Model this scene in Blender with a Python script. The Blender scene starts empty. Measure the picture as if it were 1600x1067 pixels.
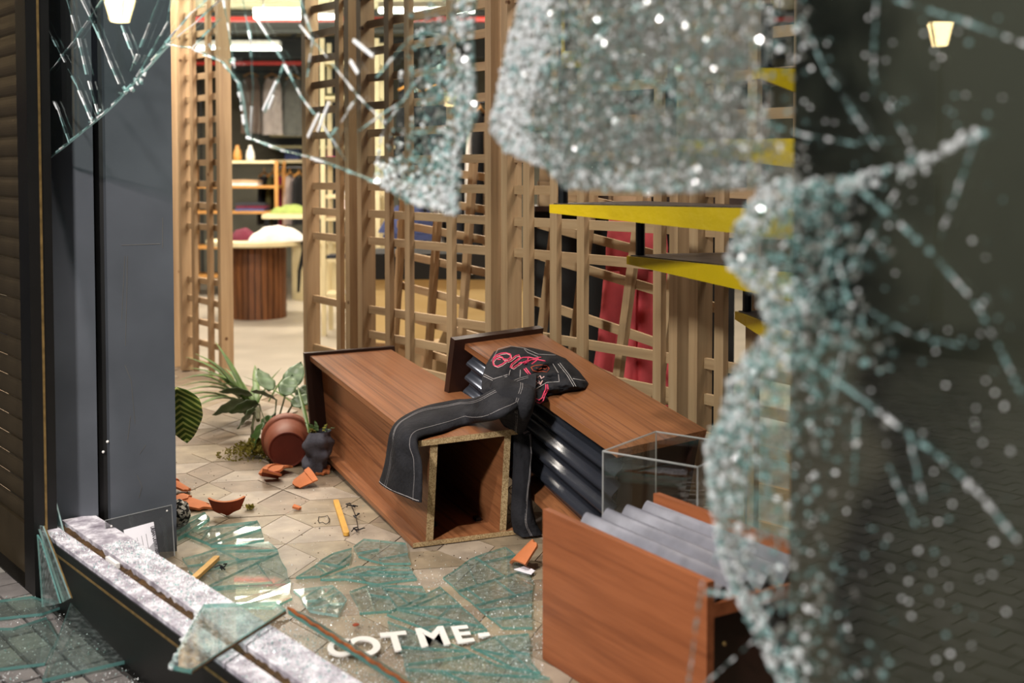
import bpy, math, random
from mathutils import Vector as V, Matrix, noise
random.seed(7)
S = bpy.context.scene
C = S.collection
R = random.random
def U_(a, b): return a + (b - a) * R()

# ------------------------------------------------------------------ camera
F_PX, PITCH, PPY, EYE = 1800.0, math.radians(2.4), 345.4, 1.5
cam = bpy.data.cameras.new('camera'); co = bpy.data.objects.new('camera', cam); C.objects.link(co)
co.location = (0, 0, EYE); co.rotation_euler = (math.pi / 2 - PITCH, 0, 0)
cam.sensor_width = 36; cam.lens = F_PX / 1600 * 36; cam.shift_y = -(533.5 - PPY) / 1600
cam.clip_start = .05; cam.clip_end = 200
cam.dof.use_dof = True; cam.dof.focus_distance = 4.9; cam.dof.aperture_fstop = 1.75
S.camera = co
# ------------------------------------------------------------------ world, lights, exposure
w = bpy.data.worlds.new('night'); S.world = w; w.use_nodes = True
w.node_tree.nodes['Background'].inputs[0].default_value = (.55, .6, .75, 1)
w.node_tree.nodes['Background'].inputs[1].default_value = .045
def area(name, loc, target, sx, sy, power, col):
    l = bpy.data.lights.new(name, 'AREA'); l.shape = 'RECTANGLE'; l.size = sx; l.size_y = sy; l.energy = power; l.color = col
    o = bpy.data.objects.new(name, l); C.objects.link(o); o.location = loc
    o.rotation_euler = (V(target) - V(loc)).to_track_quat('-Z', 'Y').to_euler()
    return o
def spot(name, loc, target, power, ang, col, size=.06, blend=.5):
    l = bpy.data.lights.new(name, 'SPOT'); l.energy = power; l.color = col; l.spot_size = math.radians(ang); l.spot_blend = blend; l.shadow_soft_size = size
    o = bpy.data.objects.new(name, l); C.objects.link(o); o.location = loc
    o.rotation_euler = (V(target) - V(loc)).to_track_quat('-Z', 'Y').to_euler()
    return o
area('street_light', (-4.0, -2.3, 5.6), (-.5, 3.6, .5), .7, .7, 720, (1, .95, .9))
spot('display_spot', (-1.0, 3.0, 3.6), (-.8, 3.6, 0), 360, 66, (1, .93, .84))
spot('display_spot', (-.4, 4.1, 3.7), (-.5, 4.9, .3), 120, 56, (1, .88, .72))
spot('display_spot', (-2.2, 5.4, 3.7), (-2.0, 6.4, .0), 300, 70, (1, .92, .82))
area('ceiling_fill', (-2.4, 13.2, 2.9), (-2.4, 13.3, 4), 3, .6, 42, (1, .93, .78))  # this and the next: unseen fill added to brighten the ceiling
area('ceiling_fill', (1, 12.4, 2.9), (1, 12.5, 4), 3, .6, 42, (1, .93, .78))
area('shop_and_fill_light', (-2.6, 8.6, 3.3), (-2.6, 8.6, 0), 2.4, .5, 190, (1, .9, .76))
area('shop_and_fill_light', (.6, 8.4, 3.3), (.6, 8.4, 0), 2.4, .5, 120, (1, .9, .76))
area('shop_and_fill_light', (-.3, 7.2, 3.3), (-.3, 7.9, 0), 1.6, .4, 75, (1, .9, .76))  # added fill that brightens the counter and cartons, not a shop fixture
area('shop_and_fill_light', (1.7, 5.0, 3.2), (1.0, 6.2, .8), .8, .3, 45, (1, .92, .82))  # added fill aimed at the red trousers, no fixture hangs here
area('shop_and_fill_light', (-3.4, 12.4, 3.3), (-3.4, 12.6, 0), 2.4, .5, 230, (1, .91, .77))
area('shop_and_fill_light', (.5, 12.4, 3.3), (.5, 12.6, 0), 2.4, .5, 170, (1, .91, .77))
S.view_settings.view_transform = 'Standard'; S.view_settings.look = 'None'
S.view_settings.gamma = 1; S.view_settings.use_curve_mapping = False; S.view_settings.exposure = 0
S.cycles.transparent_max_bounces = 40
S.cycles.max_bounces = 8

# ------------------------------------------------------------------ geometry of the place
E_ = V((.640, -.768, 0))          # along the shop front, towards the near end
N_ = V((.768, .640, 0))           # square to the shop front, into the shop
UP = V((0, 0, 1))
NW, NL = 1.466, 3.64               # distance of the window glass and of the timber screen
GZ = -.10                         # street level
def ray(px, py):
    xc, yc = (px - 800) / F_PX, (PPY - py) / F_PX
    c, s = math.cos(PITCH), math.sin(PITCH)
    return V((xc, c + yc * s, -s + yc * c))
O_ = V((0, 0, EYE))
def PD(px, py, D): d = ray(px, py); return O_ + d * (D / d.y)
def PZ(px, py, z=0.): d = ray(px, py); return O_ + d * ((z - EYE) / d.z)
def PN(px, py, n): d = ray(px, py); return O_ + d * (n / d.dot(N_))
def PP(px, py, p0, nn): d = ray(px, py); return O_ + d * ((p0 - O_).dot(nn) / d.dot(nn))
def pix(p):
    q = p - O_; c, s = math.cos(PITCH), math.sin(PITCH)
    z = q.y * c - q.z * s; y = q.y * s + q.z * c
    return 800 + F_PX * q.x / z, PPY - F_PX * y / z
def room(s, n, z=0.): return E_ * s + N_ * n + UP * z

class MB:
    def __init__(s): s.v = []; s.f = []; s.m = []
    def add(s, vs, fs, m=0):
        b = len(s.v); s.v += [V(x) for x in vs]
        for f in fs: s.f.append(tuple(i + b for i in f)); s.m.append(m)
        return s
    def hexa(s, c, m=0):          # c: bottom loop 0-3, top loop 4-7
        return s.add(c, [(3, 2, 1, 0), (4, 5, 6, 7), (0, 1, 5, 4), (1, 2, 6, 5), (2, 3, 7, 6), (3, 0, 4, 7)], m)
    def bar(s, o, a, b, c, m=0):  # corner and three edge vectors
        return s.hexa([o, o + a, o + a + b, o + b, o + c, o + a + c, o + a + b + c, o + b + c], m)
    def box(s, x0, x1, y0, y1, z0, z1, m=0):
        return s.bar(V((x0, y0, z0)), V((x1 - x0, 0, 0)), V((0, y1 - y0, 0)), V((0, 0, z1 - z0)), m)
    def prism(s, pts, h, m=0, me=None):
        n = len(pts); me = m if me is None else me
        b = len(s.v); s.v += [V(p) for p in pts] + [V(p) + h for p in pts]
        s.f.append(tuple(b + i for i in reversed(range(n)))); s.m.append(m)
        s.f.append(tuple(b + n + i for i in range(n))); s.m.append(m)
        for i in range(n):
            j = (i + 1) % n; s.f.append((b + i, b + j, b + n + j, b + n + i)); s.m.append(me)
        return s
    def tube(s, pts, r, k=6, m=0, cap=True):
        pts = [V(p) for p in pts]; rr = r if isinstance(r, (list, tuple)) else [r] * len(pts); b = len(s.v); prev = None
        for i, p in enumerate(pts):
            t = (pts[min(i + 1, len(pts) - 1)] - pts[max(i - 1, 0)]).normalized()
            a = prev if prev else (V((0, 0, 1)) if abs(t.z) < .9 else V((1, 0, 0)))
            a = (a - t * a.dot(t)).normalized(); prev = a; c = t.cross(a)
            for j in range(k):
                th = 2 * math.pi * j / k; s.v.append(p + (a * math.cos(th) + c * math.sin(th)) * rr[i])
        for i in range(len(pts) - 1):
            for j in range(k):
                j2 = (j + 1) % k; s.f.append((b + i * k + j, b + i * k + j2, b + i * k + k + j2, b + i * k + k + j)); s.m.append(m)
        if cap:
            s.f.append(tuple(b + j for j in reversed(range(k)))); s.m.append(m)
            e = b + (len(pts) - 1) * k; s.f.append(tuple(e + j for j in range(k))); s.m.append(m)
        return s
    def grid(s, nu, nv, fn, m=0, wrap=False):
        b = len(s.v)
        for i in range(nu + 1):
            for j in range(nv + 1): s.v.append(V(fn(i / nu, j / nv)))
        for i in range(nu):
            for j in range(nv):
                a = b + i * (nv + 1) + j; s.f.append((a, a + 1, a + nv + 2, a + nv + 1)); s.m.append(m)
        return s
    def slab(s, nu, nv, fn, off, m=0, me=None):   # grid with thickness: off = vector or function(u,v)
        me = m if me is None else me
        fo = off if callable(off) else (lambda u, v: off)
        s.grid(nu, nv, fn, m)
        b = len(s.v); s.grid(nu, nv, lambda u, v: V(fn(u, v)) + fo(u, v), m); a = b - (nu + 1) * (nv + 1)
        L = [i * (nv + 1) for i in range(nu + 1)] + [nu * (nv + 1) + j for j in range(1, nv + 1)] + [i * (nv + 1) + nv for i in reversed(range(nu))] + [j for j in reversed(range(1, nv))]
        for i in range(len(L)):
            p, q = L[i], L[(i + 1) % len(L)]; s.f.append((a + p, b + p, b + q, a + q)); s.m.append(me)
        return s
    def lathe(s, prof, mtx=None, k=24, m=0):
        b = len(s.v); mtx = mtx or Matrix()
        for r, z in prof:
            for j in range(k):
                th = 2 * math.pi * j / k; s.v.append(mtx @ V((r * math.cos(th), r * math.sin(th), z)))
        for i in range(len(prof) - 1):
            for j in range(k):
                j2 = (j + 1) % k; s.f.append((b + i * k + j, b + i * k + j2, b + i * k + k + j2, b + i * k + k + j)); s.m.append(m)
        return s
    def blob(s, c, r, m=0, nu=10, nv=7, amp=.2, sc=2., flat=1.):
        seed = V((U_(0, 50), U_(0, 50), U_(0, 50))); c = V(c)
        def f(u, v):
            th, ph = 2 * math.pi * u, math.pi * v; d = V((math.cos(th) * math.sin(ph), math.sin(th) * math.sin(ph), math.cos(ph)))
            k = 1 + amp * noise.noise(d * sc + seed); q = d * r * k; q.z *= flat; return c + q
        return s.grid(nu, nv, f, m)

def root_loc(p):
    q = V((0, 0, 0))
    while p: q = q + p.location; p = p.parent
    return q
def obj(name, mb, mats, parent=None, smooth=False, base=None):
    me = bpy.data.meshes.new(name)
    b = V(base) if base is not None else (V((0, 0, 0)) if not parent else root_loc(parent))
    me.from_pydata([tuple(x - b) for x in mb.v], [], mb.f)
    for m in (mats if isinstance(mats, (list, tuple)) else [mats]): me.materials.append(m)
    if max(mb.m or [0]): me.polygons.foreach_set('material_index', mb.m)
    if smooth: me.polygons.foreach_set('use_smooth', [True] * len(me.polygons))
    me.update()
    o = bpy.data.objects.new(name, me); C.objects.link(o)
    if parent: o.parent = parent
    else: o.location = b
    return o
def tag(o, label, cat, group=None, kind=None):
    o['label'] = label; o['category'] = cat
    if group: o['group'] = group
    if kind: o['kind'] = kind
    return o
def thing(name, label, cat, loc=(0, 0, 0), group=None):
    o = bpy.data.objects.new(name, None); C.objects.link(o); o.location = loc; o.empty_display_size = .1
    return tag(o, label, cat, group)
def struct(name, mb=None, mats=None, loc=(0, 0, 0)):
    if mb is None:
        o = bpy.data.objects.new(name, None); C.objects.link(o); o.location = loc
    else: o = obj(name, mb, mats)
    o['kind'] = 'structure'; return o
def stuff(o): o['kind'] = 'stuff'; return o

# ------------------------------------------------------------------ materials
def nt(name):
    m = bpy.data.materials.new(name); m.use_nodes = True; t = m.node_tree
    return m, t, t.nodes['Principled BSDF'], t.nodes['Material Output']
def nd(t, typ, **kw):
    n = t.nodes.new(typ)
    for k, v in kw.items(): setattr(n, k, v)
    return n
def rgb(h):
    h = h.lstrip('#'); c = [int(h[i:i + 2], 16) / 255 for i in (0, 2, 4)]
    return tuple(x / 12.92 if x <= .04045 else ((x + .055) / 1.055) ** 2.4 for x in c) + (1,)
def ramp(t, fac, stops):
    r = nd(t, 'ShaderNodeValToRGB'); e = r.color_ramp.elements
    while len(e) < len(stops): e.new(.5)
    for i, (p, c) in enumerate(stops): e[i].position = p; e[i].color = c
    t.links.new(fac, r.inputs[0]); return r.outputs[0]
def plain(name, col, rough=.6, metal=0., var=.12, scale=8., bump=0., spec=.5, coat=0.):
    m, t, p, o = nt(name); c = rgb(col) if isinstance(col, str) else col
    tc = nd(t, 'ShaderNodeTexCoord'); nz = nd(t, 'ShaderNodeTexNoise'); nz.inputs['Scale'].default_value = scale; nz.inputs['Detail'].default_value = 6
    t.links.new(tc.outputs['Object'], nz.inputs['Vector'])
    a = tuple(x * (1 - var) for x in c[:3]) + (1,); b = tuple(min(1, x * (1 + var)) for x in c[:3]) + (1,)
    t.links.new(ramp(t, nz.outputs['Fac'], [(.3, a), (.7, b)]), p.inputs['Base Color'])
    p.inputs['Roughness'].default_value = rough; p.inputs['Metallic'].default_value = metal; p.inputs['Specular IOR Level'].default_value = spec
    p.inputs['Coat Weight'].default_value = coat
    if bump:
        bn = nd(t, 'ShaderNodeBump'); bn.inputs['Strength'].default_value = bump; bn.inputs['Distance'].default_value = .01
        n2 = nd(t, 'ShaderNodeTexNoise'); n2.inputs['Scale'].default_value = scale * 6; n2.inputs['Detail'].default_value = 4
        t.links.new(tc.outputs['Object'], n2.inputs['Vector']); t.links.new(n2.outputs['Fac'], bn.inputs['Height']); t.links.new(bn.outputs[0], p.inputs['Normal'])
    return m
def grain(name, axis, stops, rough=.45, k=(1.2, 34., 34.), spec=.4, knots=False, bump=.05):
    """streaky wood whose grain runs along axis"""
    m, t, p, o = nt(name); a = V(axis).normalized(); h = V((0, 0, 1)) if abs(a.z) < .8 else V((1, 0, 0)); b = a.cross(h).normalized(); c = a.cross(b)
    tc = nd(t, 'ShaderNodeTexCoord'); cmb = nd(t, 'ShaderNodeCombineXYZ')
    for i, (d, s) in enumerate(zip((a, b, c), k)):
        vm = nd(t, 'ShaderNodeVectorMath', operation='DOT_PRODUCT'); vm.inputs[1].default_value = d * s
        t.links.new(tc.outputs['Object'], vm.inputs[0]); t.links.new(vm.outputs['Value'], cmb.inputs[i])
    nz = nd(t, 'ShaderNodeTexNoise'); nz.inputs['Scale'].default_value = 1; nz.inputs['Detail'].default_value = 7; nz.inputs['Roughness'].default_value = .65
    nz.inputs['Distortion'].default_value = .2
    t.links.new(cmb.outputs[0], nz.inputs['Vector'])
    out = ramp(t, nz.outputs['Fac'], stops)
    if knots:
        v = nd(t, 'ShaderNodeTexVoronoi'); v.inputs['Scale'].default_value = 5.5; t.links.new(tc.outputs['Object'], v.inputs['Vector'])
        kr = ramp(t, v.outputs['Distance'], [(.05, (0, 0, 0, 1)), (.09, (1, 1, 1, 1))])
        mx = nd(t, 'ShaderNodeMix', data_type='RGBA'); mx.inputs[6].default_value = rgb('5a3a1e')
        t.links.new(kr, mx.inputs[0]); t.links.new(out, mx.inputs[7]); out = mx.outputs[2]
    t.links.new(out, p.inputs['Base Color']); p.inputs['Roughness'].default_value = rough; p.inputs['Specular IOR Level'].default_value = spec
    bn = nd(t, 'ShaderNodeBump'); bn.inputs['Strength'].default_value = bump; bn.inputs['Distance'].default_value = .004
    t.links.new(nz.outputs['Fac'], bn.inputs['Height']); t.links.new(bn.outputs[0], p.inputs['Normal'])
    return m
def emit(name, col, st):
    m, t, p, o = nt(name); p.inputs['Base Color'].default_value = col; p.inputs['Emission Color'].default_value = col; p.inputs['Emission Strength'].default_value = st
    return m
def glassy(name, tint, refl=.06, haze=0., hazecol=(.7, .8, .8, 1), dust=0., rough=.0, ior=1.5):
    """see-through sheet: tinted transparency under a Fresnel reflection, with some frosting or dust"""
    m, t, p, o = nt(name); t.nodes.remove(p)
    tr = nd(t, 'ShaderNodeBsdfTransparent'); tr.inputs[0].default_value = tint
    gl = nd(t, 'ShaderNodeBsdfGlossy'); gl.inputs['Roughness'].default_value = rough; gl.inputs['Color'].default_value = (1, 1, 1, 1)
    ge = nd(t, 'ShaderNodeNewGeometry'); dt = nd(t, 'ShaderNodeVectorMath', operation='DOT_PRODUCT'); t.links.new(ge.outputs['Normal'], dt.inputs[0]); t.links.new(ge.outputs['Incoming'], dt.inputs[1])
    chain = dt.outputs['Value']            # Schlick reflectance, the same from both sides
    for op, val, sw in (('ABSOLUTE', None, 0), ('SUBTRACT', 1., 1), ('POWER', 5., 0), ('MULTIPLY_ADD', .955, 0)):
        mn = nd(t, 'ShaderNodeMath', operation=op); mn.use_clamp = True
        if sw: mn.inputs[0].default_value = val; t.links.new(chain, mn.inputs[1])
        else:
            t.links.new(chain, mn.inputs[0])
            if val is not None: mn.inputs[1].default_value = val
            if op == 'MULTIPLY_ADD': mn.inputs[2].default_value = .045
        chain = mn.outputs[0]
    sur = tr.outputs[0]
    if haze or dust:
        df = nd(t, 'ShaderNodeBsdfDiffuse'); df.inputs[0].default_value = hazecol
        tl = nd(t, 'ShaderNodeBsdfTranslucent'); tl.inputs[0].default_value = hazecol
        a = nd(t, 'ShaderNodeMixShader'); a.inputs[0].default_value = .4; t.links.new(df.outputs[0], a.inputs[1]); t.links.new(tl.outputs[0], a.inputs[2])
        b = nd(t, 'ShaderNodeMixShader'); b.inputs[0].default_value = haze
        if dust:
            tc = nd(t, 'ShaderNodeTexCoord'); nz = nd(t, 'ShaderNodeTexNoise'); nz.inputs['Scale'].default_value = 60; nz.inputs['Detail'].default_value = 8
            t.links.new(tc.outputs['Object'], nz.inputs['Vector'])
            t.links.new(ramp(t, nz.outputs['Fac'], [(.45, (haze,) * 3 + (1,)), (.75, (dust,) * 3 + (1,))]), b.inputs[0])
        t.links.new(tr.outputs[0], b.inputs[1]); t.links.new(a.outputs[0], b.inputs[2]); sur = b.outputs[0]
    mx = nd(t, 'ShaderNodeMixShader'); t.links.new(chain, mx.inputs[0]); t.links.new(sur, mx.inputs[1]); t.links.new(gl.outputs[0], mx.inputs[2])
    t.links.new(mx.outputs[0], o.inputs[0]); return m
def speckle(name, c1, c2, c3, scale=260., rough=.9):
    m, t, p, o = nt(name); tc = nd(t, 'ShaderNodeTexCoord'); v = nd(t, 'ShaderNodeTexVoronoi'); v.inputs['Scale'].default_value = scale
    t.links.new(tc.outputs['Object'], v.inputs['Vector']); sp = nd(t, 'ShaderNodeSeparateColor'); t.links.new(v.outputs['Color'], sp.inputs[0])
    t.links.new(ramp(t, sp.outputs[0], [(.0, c1), (.45, c2), (1., c3)]), p.inputs['Base Color']); p.inputs['Roughness'].default_value = rough
    return m
PINE_ST = [(.25, rgb('8c6f54')), (.5, rgb('a88b69')), (.75, rgb('b89d7c'))]
M = {}
M['pine'] = grain('pine_upright', UP, PINE_ST, .6, (1.0, 22., 22.), knots=True)
M['pine_h'] = grain('pine_slat', E_, PINE_ST, .6, (1.0, 22., 22.), knots=False)
WAL = [(.30, rgb('54321f')), (.44, rgb('7d4e30')), (.56, rgb('8f5d3b')), (.70, rgb('643d27'))]
M['chip'] = speckle('chipboard_edge', rgb('846a48'), rgb('a88d64'), rgb('c4ad84'))
M['dark_wood'] = plain('dark_stained_edge', '2c1710', .4, var=.25)
M['corr'] = plain('corrugated_black_sheet', '3b3e47', .2, .3, .1, 5)
M['corr2'] = plain('dusty_corrugated_sheet', '74747d', .5, .08, .2, 14)
M['tile_a'] = plain('stone_tile_sand', '94856f', .45, var=.36, scale=6, bump=.15)
M['tile_b'] = plain('stone_tile_taupe', '8b7c67', .45, var=.36, scale=6, bump=.15)
M['tile_c'] = plain('stone_tile_pale', '9e9080', .45, var=.34, scale=6, bump=.15)
M['tile_d'] = plain('stone_tile_brown', '837260', .45, var=.36, scale=6, bump=.15)
M['grout'] = plain('dark_grout', '7d6c59', .9)
M['concrete'] = plain('polished_concrete', 'a39a8c', .35, var=.14, scale=2.2)
M['pave'] = plain('street_stone', '6f6a68', .75, var=.35, scale=7, bump=.4)
M['pave2'] = plain('street_stone_pale', '8a8680', .75, var=.3, scale=7, bump=.4)
M['pavebase'] = plain('street_joint', '2a2725', .95)
M['column'] = plain('blue_grey_painted_metal', '565a61', .38, .2, .14, 3.5, bump=.04)
M['black'] = plain('black_paint', '0d0c0b', .45, var=.3)
M['bkmetal'] = plain('black_metal', '15161a', .35, .4)
M['shutter'] = plain('brown_shutter_metal', '4c4130', .42, .35, .2, 6)
M['brass'] = plain('worn_brass_edge', '8a7044', .45, .5, .35, 30)
M['putty'] = plain('crumbling_putty', '4a3418', .95, var=.6, scale=40, bump=.8)
M['terra'] = plain('terracotta', 'bd6f42', .8, var=.12, scale=10)
M['terra_d'] = plain('terracotta_face', '8d3b20', .85, var=.12, scale=10)
M['pot'] = plain('brown_pot', '8c4b33', .55, var=.1, scale=6)
M['potbase'] = plain('pot_underside', '6a2a1d', .7, var=.15, scale=8)
M['leaf'] = plain('leaf_green', '3f5a2a', .45, var=.3, scale=14)
M['leaf2'] = plain('leaf_pale_green', '6c8560', .4, var=.25, scale=14)
M['blade'] = plain('blade_green', '55722f', .45, var=.3, scale=10)
M['stem'] = plain('stem_brown', '4b4a2a', .7)
M['moss'] = plain('moss', '837a2e', .95, var=.4, scale=60)
M['bagcloth'] = plain('grey_fabric', '50505b', .9, var=.2, scale=90, bump=.4)
M['denim'] = plain('black_denim', '232327', .85, var=.35, scale=9, bump=.5, spec=.2)
M['stitch'] = plain('white_thread', '9d9898', .8)
M['pink'] = plain('pink_embroidery', 'd63d62', .7)
M['pinkp'] = plain('pale_embroidery', 'e2b9b6', .7)
M['yellow'] = plain('yellow_stair_fascia', 'c8a80e', .4, var=.1, scale=4, bump=.35)
M['tread'] = plain('black_stair_tread', '353031', .4, var=.7, scale=24)
M['stick'] = plain('honey_wood', 'c8963f', .5, var=.12, scale=20)
M['paper'] = plain('white_paper', 'e9e6ee', .7, var=.03)
M['ink'] = plain('dark_print', '26232c', .8)
M['white'] = plain('white_plastic', 'ece8e4', .6, var=.04)
M['panel'] = plain('dark_grey_backing', '393426', .6, var=.12, scale=1.3)
M['cream'] = plain('cream_board', 'd8c9a0', .5, var=.06)
M['ply'] = grain('plywood', (1, 0, 0), [(.3, rgb('dcbf84')), (.7, rgb('ead29c'))], .5, (1, 10, 10))
M['orangewood'] = plain('orange_pine', 'b07c3c', .5, var=.15, scale=6)
M['drum'] = grain('dark_drum_wood', UP, [(.3, rgb('3e2513')), (.55, rgb('6a3f1f')), (.8, rgb('80522c'))], .5, (2, 30, 30))
M['wallb'] = plain('shop_wall', '57554a', .9, var=.2, scale=1.2)
M['ceil'] = plain('cream_deck', 'b0a88c', .8, var=.1, scale=2)
M['beam'] = plain('dark_steel', '2b2c2a', .6)
M['redpipe'] = plain('red_pipe', '8a1f1a', .4)
M['card'] = plain('cardboard', '9a8262', .85, var=.1)
M['blackwall'] = plain('black_display_wall', '100f0e', .7)
M['red'] = plain('red_cotton', 'c0484e', .85, var=.2, scale=8)
for k_, h_ in dict(c_dark='22232a', c_olive='4e4a26', c_mag='a01258', c_pale='b9a9a6', c_white='d6cfc8', c_wine='5c1028', c_blue='3d466e', c_green='7d8a45', c_grey='6b6864', c_tan='a98a6a', c_black='111114', c_brown='6d5a50').items():
    M[k_] = plain('cloth_' + k_[2:], h_, .9, var=.15, scale=12, bump=.3)
M['tube'] = emit('fluorescent_tube', (1, .95, .85, 1), 9)
M['lantern'] = emit('lantern_glow', (1, .72, .34, 1), 26)
M['lantern2'] = emit('lantern_core', (1, .9, .62, 1), 60)
M['glass'] = glassy('clear_pane', (.93, .97, .955, 1))
M['glass_dusty'] = glassy('dusty_pane', (.86, .93, .91, 1), haze=.05, dust=.45, hazecol=(.78, .86, .86, 1))
M['glass_shard'] = glassy('shard_face', (.88, .93, .905, 1), haze=.04, dust=.35, hazecol=(.80, .86, .86, 1))
M['glass_wet'] = glassy('street_shard_face', (.82, .88, .86, 1), haze=.02, dust=.14, hazecol=(.74, .82, .82, 1))
M['acrylic'] = glassy('acrylic', (.95, .96, .96, 1))
M['acrylic_e'] = glassy('acrylic_edge', (.75, .78, .78, 1), haze=.4, hazecol=(.8, .8, .8, 1))
M['smoke'] = glassy('smoky_acrylic', (.7, .7, .7, 1), haze=.06, hazecol=(.5, .5, .5, 1))
M['edge'] = glassy('glass_edge', (.35, .68, .64, 1), haze=.5, hazecol=(.24, .55, .53, 1), rough=.15)
M['edge_l'] = glassy('glass_edge_pale', (.6, .85, .82, 1), haze=.55, hazecol=(.55, .8, .8, 1), rough=.2)
M['frost'] = glassy('crushed_glass_white', (.9, .97, .96, 1), haze=.86, hazecol=(.98, .99, 1.0, 1), rough=.12)
M['frost_m'] = glassy('crushed_glass_grey', (.84, .88, .86, 1), haze=.50, hazecol=(.50, .49, .46, 1), rough=.12)
M['frost_c'] = glassy('cracked_glass_clear', (.80, .92, .90, 1), haze=.10, hazecol=(.5, .72, .72, 1), rough=.08)
M['teal'] = glassy('cracked_glass_teal', (.68, .86, .85, 1), haze=.45, hazecol=(.58, .80, .80, 1), rough=.15)
M['glint_chip'] = plain('white_glint_chip', (.93, .95, .96, 1), .25, var=.02)  # glints of the crushed glass, painted as plain white chips

def dusty_sill():
    m, t, p, o = nt('sill_metal_with_glass_dust'); tc = nd(t, 'ShaderNodeTexCoord'); nz = nd(t, 'ShaderNodeTexNoise'); nz.inputs['Scale'].default_value = 14; nz.inputs['Detail'].default_value = 10; nz.inputs['Roughness'].default_value = .7
    t.links.new(tc.outputs['Object'], nz.inputs['Vector'])
    t.links.new(ramp(t, nz.outputs['Fac'], [(.28, rgb('6b636e')), (.48, rgb('a9a3ae')), (.62, rgb('e6e3ea'))]), p.inputs['Base Color']); p.inputs['Roughness'].default_value = .6
    return m
M['sill'] = dusty_sill()
def calathea():
    m, t, p, o = nt('striped_leaf'); tc = nd(t, 'ShaderNodeTexCoord'); sx = nd(t, 'ShaderNodeSeparateXYZ'); t.links.new(tc.outputs['Object'], sx.inputs[0])
    ab = nd(t, 'ShaderNodeMath', operation='ABSOLUTE'); t.links.new(sx.outputs[1], ab.inputs[0])
    m1 = nd(t, 'ShaderNodeMath', operation='MULTIPLY_ADD'); t.links.new(ab.outputs[0], m1.inputs[0]); m1.inputs[1].default_value = -.6; t.links.new(sx.outputs[0], m1.inputs[2])
    m2 = nd(t, 'ShaderNodeMath', operation='MULTIPLY'); t.links.new(m1.outputs[0], m2.inputs[0]); m2.inputs[1].default_value = 240
    sn = nd(t, 'ShaderNodeMath', operation='SINE'); t.links.new(m2.outputs[0], sn.inputs[0])
    t.links.new(ramp(t, sn.outputs[0], [(.12, rgb('4a5f20')), (.5, rgb('b4ba62'))]), p.inputs['Base Color']); p.inputs['Roughness'].default_value = .4
    return m
M['calathea'] = calathea()

# ================================================================== STRUCTURE
def copy_part(src, name, loc, parent, rz=0.):
    o = bpy.data.objects.new(name, src.data); C.objects.link(o); o.parent = parent; o.location = V(loc) - root_loc(parent); o.rotation_euler = (0, 0, rz)
    return o
# display floor: rhombus stone tiles on a grout bed
floor = struct('floor', MB().hexa([room(-11, 1.56, -.12), room(2.5, 1.56, -.12), room(2.5, 3.755, -.12), room(-11, 3.755, -.12), room(-11, 1.56, -.008), room(2.5, 1.56, -.008), room(2.5, 3.755, -.008), room(-11, 3.755, -.008)]), M['grout'])
A_ = .235
def tile_mesh(m):
    g = .0022; a = A_ - 2 * g
    e1, e2 = V((a, 0, 0)), V((a / 2, a * .8660, 0)); o0 = V((g * 1.5, g, -.010))
    me = obj('tile', MB().bar(o0, e1, e2, V((0, 0, .010))), m, base=(0, 0, 0)); return me
protos = [tile_mesh(M[k]) for k in ('tile_a', 'tile_b', 'tile_c', 'tile_d')]
for p_ in protos: C.objects.unlink(p_)
nt_ = 0
base_ang = math.radians(-18)
rot_ = Matrix.Rotation(base_ang, 3, 'Z')
h_ = A_ * math.sqrt(3)
for i in range(-40, 40):
    for j in range(-40, 40):
        c = V((i * h_ + (j % 2) * h_ / 2, j * A_ * 1.5, 0)); c = rot_ @ c + V((-1, 5, 0))
        for k in range(3):
            a = base_ang + math.radians(30 + 120 * k)
            mid = c + V((math.cos(a + math.radians(30)), math.sin(a + math.radians(30)), 0)) * A_ * .866
            n = mid.dot(N_); s = mid.dot(E_)
            if not (1.56 + .15 < n < 3.58): continue
            x, y = pix(mid)
            if not (215 < x < 1010 and 560 < y < 1130): continue
            if nt_ >= 300: continue
            nt_ += 1
            pr = random.choice(protos)
            copy_part(pr, 'tile', c + V((0, 0, U_(-.0012, .0012))), floor, a)
shopfloor = struct('floor_2', MB().prism([(4.9, 0, -.12), (9, 0, -.12), (9, 17, -.12), (-9, 17, -.12), (-9, 13.3, -.12), (-6.2, 13.3, -.12)], V((0, 0, .115))), M['concrete'])
struct('wall_back', MB().box(-9, 9, 16.6, 16.8, -.1, 3.6), M['wallb'])
struct('wall_left', MB().box(-7.4, -7.2, 13.2, 16.6, -.1, 3.44), M['wallb'])
struct('wall_right', MB().box(3.6, 3.8, 4.2, 16.6, -.1, 3.44), M['wallb'])
ceil = struct('ceiling', MB().box(-9, 9, 7.0, 16.6, 3.50, 3.6), M['ceil'])
for y in [7.8 + .55 * i for i in range(16) if 7.8 + .55 * i < 16.1]: obj('panel', MB().box(-9, 9, y, y + .46, 3.44, 3.50), M['ceil'], ceil)
for y, z in ((13.75, 3.16), (15.2, 3.0)):
    b = MB().box(-8, 8, y, y + .12, z, z + .04).box(-8, 8, y, y + .12, z + .22, z + .26).box(-8, 8, y + .05, y + .07, z + .04, z + .22)
    obj('steel_beam', b, M['beam'], ceil)
    for i in range(18):
        x = -7.5 + i * .85; obj('brace', MB().tube([(x, y + .06, z + .02), (x + .42, y + .06, z + .34)], .02, 5), M['beam'], ceil)
for x0, x1, y, z, r in ((-7, 3.4, 13.0, 3.22, .03), (-7, -2.4, 14.5, 2.87, .028)):
    tag(obj('sprinkler_pipe', MB().tube([(x0, y, z), (x1, y, z)], r, 8), M['redpipe']), 'long red sprinkler pipe under the steel beams' if x1 > 0 else 'short red pipe hung below the long sprinkler pipe', 'pipe')
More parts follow.
